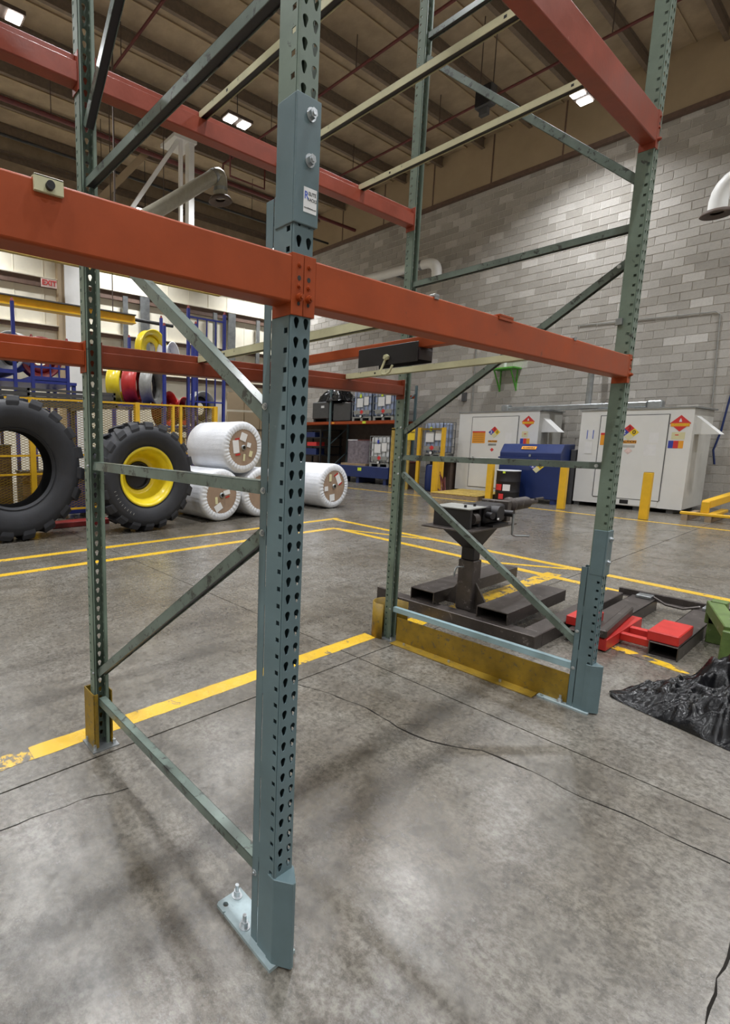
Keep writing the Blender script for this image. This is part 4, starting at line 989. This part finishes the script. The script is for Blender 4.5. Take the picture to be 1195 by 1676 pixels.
# bollards
for k, (x, y, h_, lab) in enumerate(((12.70, 2.29, 1.0, 'yellow square bollard in front of the right shed'), (13.02, 3.96, 1.03, 'yellow square bollard between the two white sheds'),
                                   (13.0, 5.68, 1.03, 'yellow square bollard left of the black drum'), (13.4, 7.5, 1.08, 'yellow square bollard left of the plank platform'))):
    t = thing('bollard', lab, 'bollard', (x, y, 0), 'yellow bollards along the sheds')
    MB().box(x-.065, x+.065, y-.075, y+.075, 0, h_).obj('bollard_post', 'yellow', t, bevel=.008); MB().box(x-.06, x+.06, y-.07, y+.07, h_, h_+.008).obj('bollard_cap', 'yguard', t)
# yellow plank platform
t = thing('plank_platform', 'low platform of yellow painted planks in front of the left shed door', 'platform', (13.7, 6.6, 0))
for i in range(7):
    y = 5.92+i*.20
    for j in range(3): MB().box(12.85+j*.60, 12.85+j*.60+.57, y, y+.155, .10, .125).obj('plank', 'wood', t, bevel=.004)
for x in (12.86, 13.44, 14.0, 14.55): MB().box(x, x+.09, 5.92, 7.28, 0, .10).obj('bearer', 'rawwood', t)
# yellow fork frame at the right edge
t = thing('lifting_fork', 'yellow steel fork frame lying on a skid by the right wall', 'lifting frame', (13.5, 1.4, 0))
MB().box(13.35, 13.45, .9, 1.85, .12, .18).obj('front_bar', 'yellow', t, bevel=.01); MB().box(13.45, 14.6, .92, 1.04, .12, .19).obj('fork', 'yellow', t, bevel=.01); MB().box(13.45, 14.6, 1.3, 1.42, .12, .19).obj('fork', 'yellow', t, bevel=.01)
MB().box(13.4, 13.52, 1.42, 1.54, .18, .42).obj('upright_lug', 'yellow', t, bevel=.01); MB().beam((13.46, 1.48, .36), (15.0, 1.25, .50), .14, .16).obj('long_arm', 'yellow', t, bevel=.01)
for y in (.95, 1.35, 1.72): MB().box(13.35, 14.5, y, y+.1, 0, .12).obj('skid', 'rawwood', t)
# wall fittings
t = thing('wall_shelf', 'bright green bracket shelf high on the block wall', 'shelf', (16.3, 6.97, 3.8))
MB().box(15.85, 16.385, 6.62, 7.35, 3.86, 3.90).obj('shelf_board', 'brightgreen', t)
for y in (6.72, 7.22):
    MB().box(16.35, 16.385, y, y+.03, 3.2, 3.86).obj('bracket_leg', 'brightgreen', t); MB().beam((15.9, y+.015, 3.86), (16.37, y+.015, 3.25), .03, .03).obj('bracket_stay', 'brightgreen', t)
tag(MB().box(15.98, 16.06, 6.93, 6.99, 3.90, 4.10).obj('small_bottle', 'paper', None, bevel=.01), 'little pale bottle on the green wall shelf', 'bottle')
def conduit(label, pts, r=.012, mat='galv'): tag(MB().tube(pts, r, 6).obj('conduit', mat), label, 'conduit')
conduit('thin conduit running level then down the block wall at the right', [(16.365, 5.2, 4.93), (16.365, 2.30, 4.78), (16.365, 2.22, 4.7), (16.365, 2.13, 2.5)], .012, 'greywheel')
conduit('thin vertical conduit on the block wall above the left shed', [(16.365, 8.1, 5.2), (16.365, 8.1, 2.6)], .02, 'greywheel')
conduit('dark blue hose hanging on the block wall at the right edge', [(16.34, 1.75, 3.4), (16.34, 1.85, 2.5), (16.34, 1.9, 1.9), (16.30, 1.98, 1.45), (16.34, 1.93, 1.1)], .02, 'blue2')
tag(MB().box(16.3, 16.39, 8.3, 8.45, 2.95, 3.25).obj('junction_box', 'charcoal', None, bevel=.01), 'small dark box on the block wall above the caged tank', 'box')

# ================================================================== FAR STORAGE RACK AND TANKS
def ibc(label, X, y0, y1, z, mat='tote', grp='caged liquid tanks', ht=1.15):
    """caged plastic tank on a metal pallet, front face towards -x at X"""
    t = thing('caged_tank', label, 'tank', (X, (y0+y1)/2, z), grp)
    d = min(1.1, (y1-y0)*1.05); zt = z+ht
    MB().box(X+.03, X+d-.03, y0+.03, y1-.03, z+.16, zt-.03).obj('tank_bottle', mat, t, bevel=.05, seg=2)
    b = MB(); r_ = .010
    for yy in [y0+(y1-y0)*i/5 for i in range(6)]: b.box(X-r_, X+r_, yy-r_, yy+r_, z+.12, zt)
    for xx in [X+d*i/4 for i in range(5)]:
        b.box(xx-r_, xx+r_, y0-r_, y0+r_, z+.12, zt)
    for zz in (z+.14, z+.36, z+.62, z+.88, zt): b.box(X-r_, X+r_, y0, y1, zz-r_, zz+r_); b.box(X, X+d, y0-r_, y0+r_, zz-r_, zz+r_)
    b.obj('tank_cage', 'galv', t)
    MB().box(X, X+d, y0, y1, z+.10, z+.13).obj('pallet_deck', 'galv', t)
    for yy in (y0, (y0+y1)/2-.05, y1-.1): MB().box(X, X+d, yy, yy+.10, z, z+.10).obj('pallet_foot', 'galv', t)
    MB().box(X-.014, X-.008, y0+.08, y1-.08, z+.24, z+.38).obj('cage_plate', 'greywheel' if mat == 'tote' else 'galv', t)
    ym = (y0+y1)/2
    MB().cyl((X-.05, ym, z+.16), (X+.04, ym, z+.16), .05, 14).obj('outlet_valve', 'black', t); MB().cyl((X-.065, ym, z+.16), (X-.05, ym, z+.16), .042, 14).obj('valve_cap', 'paper', t)
    MB().box(X-.018, X-.012, ym-.05, ym+.22, z+.50, z+.82).obj('paper_label', 'paper', t); MB().box(X-.018, X-.012, ym-.30, ym-.10, z+.56, z+.86).obj('paper_label', 'paper', t)
    MB().box(X-.02, X-.014, ym+.02, ym+.10, z+.84, z+.97).obj('yellow_label', 'noteyel' if mat == 'tote' else 'signblue', t)
    plate(t, 'red_diamond', 'signred', X-.014, ym-.06, ym+.06, z+.26, z+.38, .004, 45)
    return t
FX = 14.7
t = thing('storage_rack', 'far storage rack with orange beam and blue bottom tray against the block wall', 'rack', (15.2, 12.3, 0))
for y in (9.86, 12.86, 15.9):
    for x in (FX, FX+1.1): MB().box(x-.03, x+.03, y-.04, y+.04, 0, 3.55).obj('post', 'bluegray', t)
    for z in (.4, 1.4, 2.6): MB().beam((FX, y, z), (FX+1.1, y, z+.7), .03, .03).obj('brace', 'bluegray', t)
for (a, c) in ((9.9, 12.82), (12.9, 15.86)):
    MB().box(FX-.03, FX+.03, a, c, 2.20, 2.31).obj('load_bar', 'orange', t); MB().box(FX+1.07, FX+1.13, a, c, 2.20, 2.31).obj('load_bar', 'orange', t)
    MB().box(FX+.03, FX+1.07, a, c, 2.29, 2.31).obj('deck', 'galv', t)
MB().box(FX+.9, FX+1.13, 9.9, 12.82, 3.1, 3.2).obj('load_bar', 'orange', t); MB().box(FX+1.14, FX+1.16, 9.9, 15.8, .3, 2.2).obj('back_panel', 'girder', t)
MB().box(FX-.032, FX-.03, 11.12, 11.28, 2.21, 2.30).obj('lime_note', 'noteyel', t); MB().box(FX-.032, FX-.03, 12.62, 12.74, 2.22, 2.29).obj('orange_note', 'signora', t)
t = thing('spill_tray', 'dark blue steel spill tray under the far storage rack', 'tray', (15.2, 11.4, 0))
MB().box(FX-.12, FX+1.0, 9.98, 12.78, .22, .64).obj('tray_body', 'blue2', t, bevel=.01)
for y in (10.1, 11.3, 12.5): MB().box(FX-.05, FX+.95, y, y+.12, 0, .22).obj('tray_foot', 'blue2', t)
MB().box(FX-.126, FX-.12, 11.15, 11.32, .46, .58).obj('lime_note', 'noteyel', t)
ibc('caged bluish tank on the orange beam, left one of the pair', FX, 10.92, 11.78, 2.315); ibc('caged bluish tank on the orange beam, right one next to the post', FX, 9.98, 10.84, 2.315)
ibc('caged white tank on the blue spill tray', FX-.05, 10.02, 10.86, .645, 'totewhite', ht=1.1)
t = thing('wrapped_drums', 'pallet of drums in grey stretch film on the blue tray', 'pallet load', (15.1, 11.5, .645))
MB().box(FX-.1, FX+.9, 11.0, 12.15, .645, .72).obj('pallet', 'rawwood', t)
MB().cyl((FX+.35, 11.33, .72), (FX+.35, 11.33, 1.58), .32, 28).cyl((FX+.35, 11.80, .72), (FX+.35, 11.80, 1.58), .32, 28).box(FX+.08, FX+.62, 11.30, 11.85, .72, 1.57).obj('film_wrap', 'film', t)
MB().cyl((FX+.35, 11.33, 1.58), (FX+.35, 11.33, 1.62), .33, 28).obj('drum_rim', 'redpipe', t); MB().cyl((FX+.35, 11.80, 1.58), (FX+.35, 11.80, 1.62), .33, 28).obj('drum_rim', 'wrap', t)
t = thing('grey_crate', 'dark grey crate on the far rack beneath the black plastic heap', 'crate', (15.2, 13.4, 2.31))
MB().box(FX, FX+1, 12.95, 13.85, 2.43, 3.10).obj('crate_body', 'charcoal', t, bevel=.03)
for y in (13.0, 13.7): MB().box(FX+.05, FX+.95, y, y+.1, 2.315, 2.43).obj('crate_foot', 'black', t)
MB().box(FX-.006, FX, 13.2, 13.36, 2.86, 2.95).obj('white_tag', 'paper', t)
t = thing('grey_crate', 'dark green grey crate on the far rack beside the bluish tanks', 'crate', (15.2, 12.3, 2.31))
MB().box(FX+.05, FX+1, 11.92, 12.78, 2.33, 3.02).obj('crate_body', 'charcoal', t, bevel=.02)
def heap(name, label, cat, c, rx, ry, h_, n=40, seed=1, mat='bag', peaks=()):
    """crumpled plastic film: a lumpy mound with sharp folds"""
    rnd = random.Random(seed); b = MB(); vs = []; x0, y0, z0 = c
    from mathutils import noise as mn
    for i in range(n+1):
        for j in range(n+1):
            u, v = i/n*2-1, j/n*2-1; r_ = math.sqrt(u*u+v*v)/1.0
            ang = math.atan2(v, u); edge = 1+.22*math.sin(ang*3+seed)+.14*math.sin(ang*7+seed*2)
            q = max(0, 1-(r_/edge)**2); sq = max(abs(u), abs(v), 1e-6)/max(math.sqrt(u*u+v*v), 1e-6)
            uu, vv = u*sq, v*sq; rr = math.sqrt(uu*uu+vv*vv); q = max(0, 1-rr**2)
            f = 1-abs(mn.noise(Vector((uu*2.6+seed, vv*2.6, seed)))*2); f2 = 1-abs(mn.noise(Vector((uu*7+seed, vv*7, seed+3)))*2)
            z = h_*(q**.7)*(.45+.45*f+.18*f2)
            for (px, py, pr_, ph) in peaks:
                dd = ((uu-px)**2+(vv-py)**2)/pr_**2; z += ph*math.exp(-dd)*(.8+.3*f2)
            z *= min(1, (1-rr)*7) if rr < 1 else 0
            vs.append((x0+uu*rx*edge, y0+vv*ry*edge, z0+max(z, .004)+(.006*f2 if rr < 1 else 0)))
    b.add(vs, [(i*(n+1)+j, (i+1)*(n+1)+j, (i+1)*(n+1)+j+1, i*(n+1)+j+1) for i in range(n) for j in range(n)], True)
    o = b.obj(name, mat, None); return tag(o, label, cat)
heap('plastic_heap', 'crumpled black plastic heap on the far rack, above the grey crates', 'plastic sheet', (15.1, 12.9, 3.105), .5, .75, .55, 28, 3)
t = thing('dark_shelving', 'dark shelf stack with blue and red bins at the far rack, beside the single roll', 'shelving', (14.6, 13.2, 0))
for z in (.55, .95, 1.3, 1.65, 1.95): MB().box(14.3, 15.6, 12.95, 14.6, z, z+.05).obj('shelf', 'black', t)
for y in (12.97, 14.5):
    for x in (14.32, 15.5): MB().box(x, x+.06, y, y+.06, 0, 2.0).obj('upright', 'black', t)
MB().box(14.32, 14.8, 13.2, 13.7, .95+.35, 1.3+.2).obj('red_bin', 'signred', t); MB().box(14.32, 14.8, 13.2, 13.9, 1.0, 1.25).obj('blue_bin', 'blue2', t); MB().box(14.32, 14.8, 13.3, 14.0, 1.7, 1.9).obj('blue_bin', 'blue2', t)
t = thing('end_guard', 'orange yellow end guard frame at the near end of the far rack', 'guard', (14.4, 9.8, 0))
MB().box(14.28, 14.38, 9.62, 9.72, 0, 2.0).obj('guard_post', 'wood', t); MB().box(14.28, 15.2, 9.62, 9.72, 1.95, 2.03).obj('guard_rail', 'wood', t); MB().box(15.12, 15.2, 9.62, 9.72, 0, 1.95).obj('guard_post', 'wood', t); MB().box(14.28, 15.2, 9.64, 9.70, .05, .10).obj('guard_rail', 'wood', t)
# tank bay between the far rack and the left shed
t = thing('tank_stand', 'open yellow framed stand with dark lower shelf beside the left shed', 'stand', (14.5, 8.1, 0))
for y in (7.69, 8.50):
    for x in (14.05, 15.2): MB().box(x-.045, x+.045, y-.05, y+.05, 0, 2.02).obj('stand_post', 'yellow', t)
MB().box(14.02, 14.08, 7.65, 8.50, 1.95, 2.0).obj('top_rail', 'yguard', t); MB().box(14.0, 15.25, 7.65, 8.55, 1.0, 1.06).obj('stand_shelf', 'girder', t); MB().box(14.6, 15.15, 7.7, 8.42, .0, .95).obj('back_panel', 'girder', t)
ibc('caged bluish tank on the yellow framed stand', 14.12, 7.76, 8.44, 1.065, ht=1.12)
t = thing('caution_board', 'yellow caution board on a post behind the far rear rack post', 'sign', (14.0, 8.95, 0))
MB().box(13.98, 14.04, 8.80, 8.88, 0, 2.1).obj('sign_post', 'wood', t); MB().box(13.955, 13.98, 8.63, 8.93, 1.62, 1.98).obj('sign_board', 'signyel', t)
text(t, 'lettering', 'CAUTION', 'stamp', (13.95, 8.78, 1.87), (0, -1, 0), (0, 0, 1), .07, .001)
t = thing('blue_barrel', 'dark blue barrel under the yellow framed stand', 'barrel', (14.28, 8.2, 0))
MB().lathe([(0, 0), (.2, 0), (.23, .05), (.24, .4), (.23, .8), (.2, .86), (0, .87)], (14.3, 8.1, 0), (0, 0, 1), 28).obj('barrel_shell', 'blue2', t)
MB().cyl((14.3, 8.1, .86), (14.3, 8.1, .885), .05, 10).obj('barrel_bung', 'black', t)
t = thing('brown_bin', 'dark brown bin left of the blue barrel', 'bin', (14.3, 8.9, 0))
MB().box(14.1, 14.7, 8.96, 9.5, .0, .85).obj('bin_body', 'girt', t, bevel=.02); MB().box(14.09, 14.71, 8.95, 9.51, .85, .9).obj('bin_lid', 'redpipe', t)
# scrap heap between bollard and shed
t = thing('scrap_pile', 'pile of rusty brown bars leaning beside the stand', 'scrap', (13.9, 7.6, 0))
rnd = random.Random(5)
for i in range(12):
    x, y = 13.55+rnd.random()*.35, 7.36+rnd.random()*.1
    MB().beam((x, y, .012), (x+rnd.uniform(-.2, .2), y+rnd.uniform(.1, .2), .03+rnd.uniform(.1, .7)*(1 if i < 6 else .25)), .025, .02).obj('scrap_bar', 'redpipe', t)

# ================================================================== STAND, LIFT FRAME, GREEN FRAME, PLASTIC
def hollow(name, t, x0, x1, y0, y1, z0, z1, k=.008, mat='rawsteel', ax='x', bevel=.003):
    b = MB()
    if ax == 'x': b.box(x0, x1, y0, y0+k, z0, z1).box(x0, x1, y1-k, y1, z0, z1).box(x0, x1, y0+k, y1-k, z0, z0+k).box(x0, x1, y0+k, y1-k, z1-k, z1)
    else: b.box(x0, x0+k, y0, y1, z0, z1).box(x1-k, x1, y0, y1, z0, z1).box(x0+k, x1-k, y0, y1, z0, z0+k).box(x0+k, x1-k, y0, y1, z1-k, z1)
    return b.obj(name, mat, t)
t = thing('gearbox_stand', 'dark steel stand with gearbox, crank and threaded spindle behind the far frame', 'machine stand', (3.6, 1.3, 0))
MB().box(3.30, 3.44, .60, 2.02, 0, .12).obj('base_beam', 'rawsteel', t, bevel=.006)
MB().box(3.44, 5.35, .60, .74, 0, .12).obj('side_leg', 'rawsteel', t, bevel=.006)
MB().box(3.27, 3.30, 1.86, 2.06, .0, .17).obj('end_plate', 'rawsteel', t, bevel=.002)
hollow('fork_pocket', t, 3.36, 5.05, 1.50, 1.74, .12, .235); hollow('fork_pocket', t, 3.36, 4.55, .84, 1.10, .12, .225)
MB().box(3.44, 3.9, 1.24, 1.36, 0, .10).obj('foot_beam', 'rawsteel', t, bevel=.005)
CX, CY = 3.58, 1.30
MB().box(CX-.072, CX+.072, CY-.072, CY+.072, .10, .57).obj('outer_column', 'rawsteel', t, bevel=.008)
MB().box(CX-.058, CX+.058, CY-.058, CY+.058, .57, .80).obj('inner_column', 'black', t, bevel=.006)
for sgn in (-1, 1):
    MB().add([(CX-.01, CY+sgn*.072, .12), (CX-.01, CY+sgn*.22, .12), (CX-.01, CY+sgn*.072, .36), (CX+.01, CY+sgn*.072, .12), (CX+.01, CY+sgn*.22, .12), (CX+.01, CY+sgn*.072, .36)], [(0, 1, 2), (3, 5, 4), (0, 3, 4, 1), (1, 4, 5, 2), (2, 5, 3, 0)]).obj('gusset', 'rawsteel', t)
b = MB().add([(CX-.055, CY-.055, .68), (CX+.055, CY-.055, .68), (CX+.055, CY+.055, .68), (CX-.055, CY+.055, .68), (CX-.24, CY-.10, .862), (CX+.28, CY-.10, .862), (CX+.28, CY+.16, .862), (CX-.24, CY+.16, .862)],
             [(0, 3, 2, 1), (0, 1, 5, 4), (1, 2, 6, 5), (2, 3, 7, 6), (3, 0, 4, 7), (4, 5, 6, 7)]); b.obj('flared_bracket', 'black', t)
MB().box(3.27, 4.12, 1.16, 1.62, .862, .878).obj('top_plate', 'rawsteel', t, bevel=.002)
MB().tube([(CX-.072, CY+.02, .50), (CX-.14, CY+.04, .51), (CX-.16, CY+.045, .495), (CX-.175, CY+.05, .42)], .009, 8).obj('lock_handle', 'galv', t)
# gearbox
MB().box(3.36, 3.40, 1.22, 1.56, .878, 1.05).obj('side_plate', 'black', t, bevel=.003); MB().box(3.56, 3.60, 1.24, 1.54, .878, 1.05).obj('side_plate', 'black', t, bevel=.003)
MB().box(3.34, 3.66, 1.22, 1.56, 1.05, 1.062).obj('cover_plate', 'greywheel', t, bevel=.002)
for q in ((3.42, 1.3), (3.58, 1.3)): MB().cyl((*q, 1.062), (*q, 1.085), .012, 6, smooth=False).obj('cover_bolt', 'black', t)
MB().cyl((3.44, 1.26, .96), (3.52, 1.26, .96), .055, 20).obj('bearing', 'rawsteel', t)
MB().box(3.62, 3.98, 1.20, 1.46, .90, 1.07).obj('gearbox_body', 'black', t, bevel=.035, seg=3)
MB().cyl((3.74, 1.14, 1.0), (3.74, 1.22, 1.0), .07, 22).obj('gearbox_cover', 'black', t); MB().cyl((3.62, 1.2, .99), (3.60, 1.14, .99), .03, 14).obj('gearbox_boss', 'black', t)
MB().box(3.66, 3.95, 1.16, 1.5, .878, .90).obj('gearbox_foot', 'black', t)
MB().box(3.98, 4.05, 1.19, 1.44, .90, 1.09).obj('flange_block', 'rawsteel', t, bevel=.004)
MB().box(4.0, 4.06, 1.22, 1.30, .878, .93).obj('wooden_wedge', 'rawwood', t)
MB().cyl((4.05, 1.32, 1.02), (4.30, 1.32, 1.02), .034, 18).obj('spindle_shaft', 'rawsteel', t)
b = MB(); pr_ = [(0, .0), (.075, 0), (.078, .02)]
for i in range(12): pr_ += [(.052, .03+i*.03), (.062, .045+i*.03)]
pr_ += [(.045, .40), (0, .41)]
b.lathe(pr_, (4.28, 1.32, 1.02), (1, 0, 0), 26); b.obj('threaded_drum', 'rawsteel', t)
MB().cyl((4.68, 1.32, 1.02), (4.88, 1.32, 1.02), .03, 14).obj('spindle_tip', 'rawsteel', t); MB().cyl((4.70, 1.25, 1.06), (4.88, 1.25, 1.06), .012, 8).obj('spindle_rod', 'rawsteel', t)
MB().cyl((3.90, 1.19, .99), (3.90, 1.10, .99), .03, 16).obj('crank_hub', 'black', t)
MB().tube([(3.90, 1.10, .99), (3.90, 1.10, .83), (3.905, 1.10, .80), (3.93, 1.085, .785), (4.08, 1.03, .775)], .010, 10).obj('crank_handle', 'galv', t)
MB().box(3.675, 3.70, 1.132, 1.138, .95, .965).obj('white_tag', 'paper', t)
t = thing('fork_attachment', 'dark steel fork frame with two red blocks lying on the floor', 'lifting frame', (4.6, .2, 0))
def channel(name, x0, x1, y0, y1, h_):
    MB().box(x0, x1, y0, y0+.008, 0, h_).box(x0, x1, y1-.008, y1, 0, h_).box(x0, x1, y0, y1, h_-.008, h_).box(x0, x1, y0, y1, 0, .006).obj(name, 'rawsteel', t, bevel=.002)
channel('fork_sleeve', 3.98, 5.40, -.12, .06, .11); channel('fork_sleeve', 3.75, 5.40, .34, .54, .11)
MB().beam((3.72, .29, .15), (4.62, .36, .15), .06, .07).obj('round_bar', 'rawsteel', t, bevel=.01)
MB().box(3.74, 4.62, .26, .335, .01, .105).obj('red_channel', 'red', t, bevel=.004)
for x in (4.05, 4.28): MB().box(x, x+.06, .06, .26, .035, .095).obj('red_link', 'red', t, bevel=.004)
MB().box(4.00, 4.42, -.11, .08, .11, .19).obj('red_block', 'red', t, bevel=.006); MB().box(3.86, 4.22, .43, .59, .11, .19).obj('red_block', 'red', t, bevel=.006)
MB().box(5.42, 5.46, -.25, .66, .08, .15).box(5.38, 5.42, -.25, .66, .08, .088).obj('cross_angle', 'rawsteel', t, bevel=.002)
for y in (-.06, .43): MB().box(5.30, 5.43, y-.06, y+.06, .11, .14).obj('angle_lug', 'galv', t, bevel=.004)
MB().tube([(5.36, .36, .13), (5.28, .25, .10), (5.26, .12, .10), (5.34, .02, .13)], .012, 8).obj('chain_link_rod', 'rawsteel', t)
t = thing('machine_frame', 'worn green machine frame at the right edge beside the black plastic', 'machine frame', (4.2, -.35, 0))
MB().box(4.06, 4.16, -.42, -.32, 0, .30).obj('leg', 'greensteel', t, bevel=.006); MB().beam((4.11, -.37, .28), (4.75, -.16, .30), .10, .10).obj('side_rail', 'greensteel', t, bevel=.006)
MB().box(4.70, 4.80, -1.1, -.12, .16, .28).obj('back_rail', 'greensteel', t, bevel=.006); MB().box(4.70, 4.80, -.24, -.14, 0, .36).obj('leg', 'greensteel', t, bevel=.006); MB().box(4.06, 4.16, -1.1, -.42, .20, .30).obj('front_rail', 'greensteel', t, bevel=.006)
MB().box(4.06, 4.16, -1.1, -1.0, 0, .2).obj('leg', 'greensteel', t, bevel=.006)
def sheet():
    """black plastic film heaped over the floor with a pointed corner towards the rack"""
    from mathutils import noise as mn
    b = MB(); n = 150; m = 110; vs = []
    for i in range(n+1):
        s_ = i/n                      # from the pointed tip (0) to the far right (1)
        cxs = 2.95+.28*s_+.10*math.sin(s_*4); cys = .0-1.25*s_
        wdt = .025+.42*min(1, s_*2.2)**.8+.18*s_
        for j in range(m+1):
            v = j/m*2-1
            px, py = cxs+v*wdt*.95, cys+v*wdt*.42
            f = 1-abs(mn.noise(Vector((px*3.1, py*3.1+5, 2)))*2.2); f2 = 1-abs(mn.noise(Vector((px*8+3, py*8, 7)))*2.2); f3 = mn.noise(Vector((px*19, py*19, 1)))
            q = max(0, 1-abs(v)**2.4); hh = (.03+.30*min(1, s_*1.9)**1.25)*(q**.6)
            f4 = 1-abs(mn.noise(Vector((px*15+py*6, py*17, 11)))*2.4)
            z = hh*(.30+.5*f+.28*f2)+.012*f3*q+.032*f4*(q**.5)*min(1, s_*4)
            lump = math.exp(-(((px-3.62)/.22)**2+((py+.62)/.22)**2)); z += .42*lump*(.75+.3*f2)*(q**.3)
            vs.append((px+.02*f2*q, py, max(.0035, z)))
    b.add(vs, [(i*(m+1)+j, i*(m+1)+j+1, (i+1)*(m+1)+j+1, (i+1)*(m+1)+j) for i in range(n) for j in range(m)], True)
    o = b.obj('plastic_sheet', 'bag', None); return tag(o, 'crumpled black plastic sheet on the floor at the right edge', 'plastic sheet')
sheet()
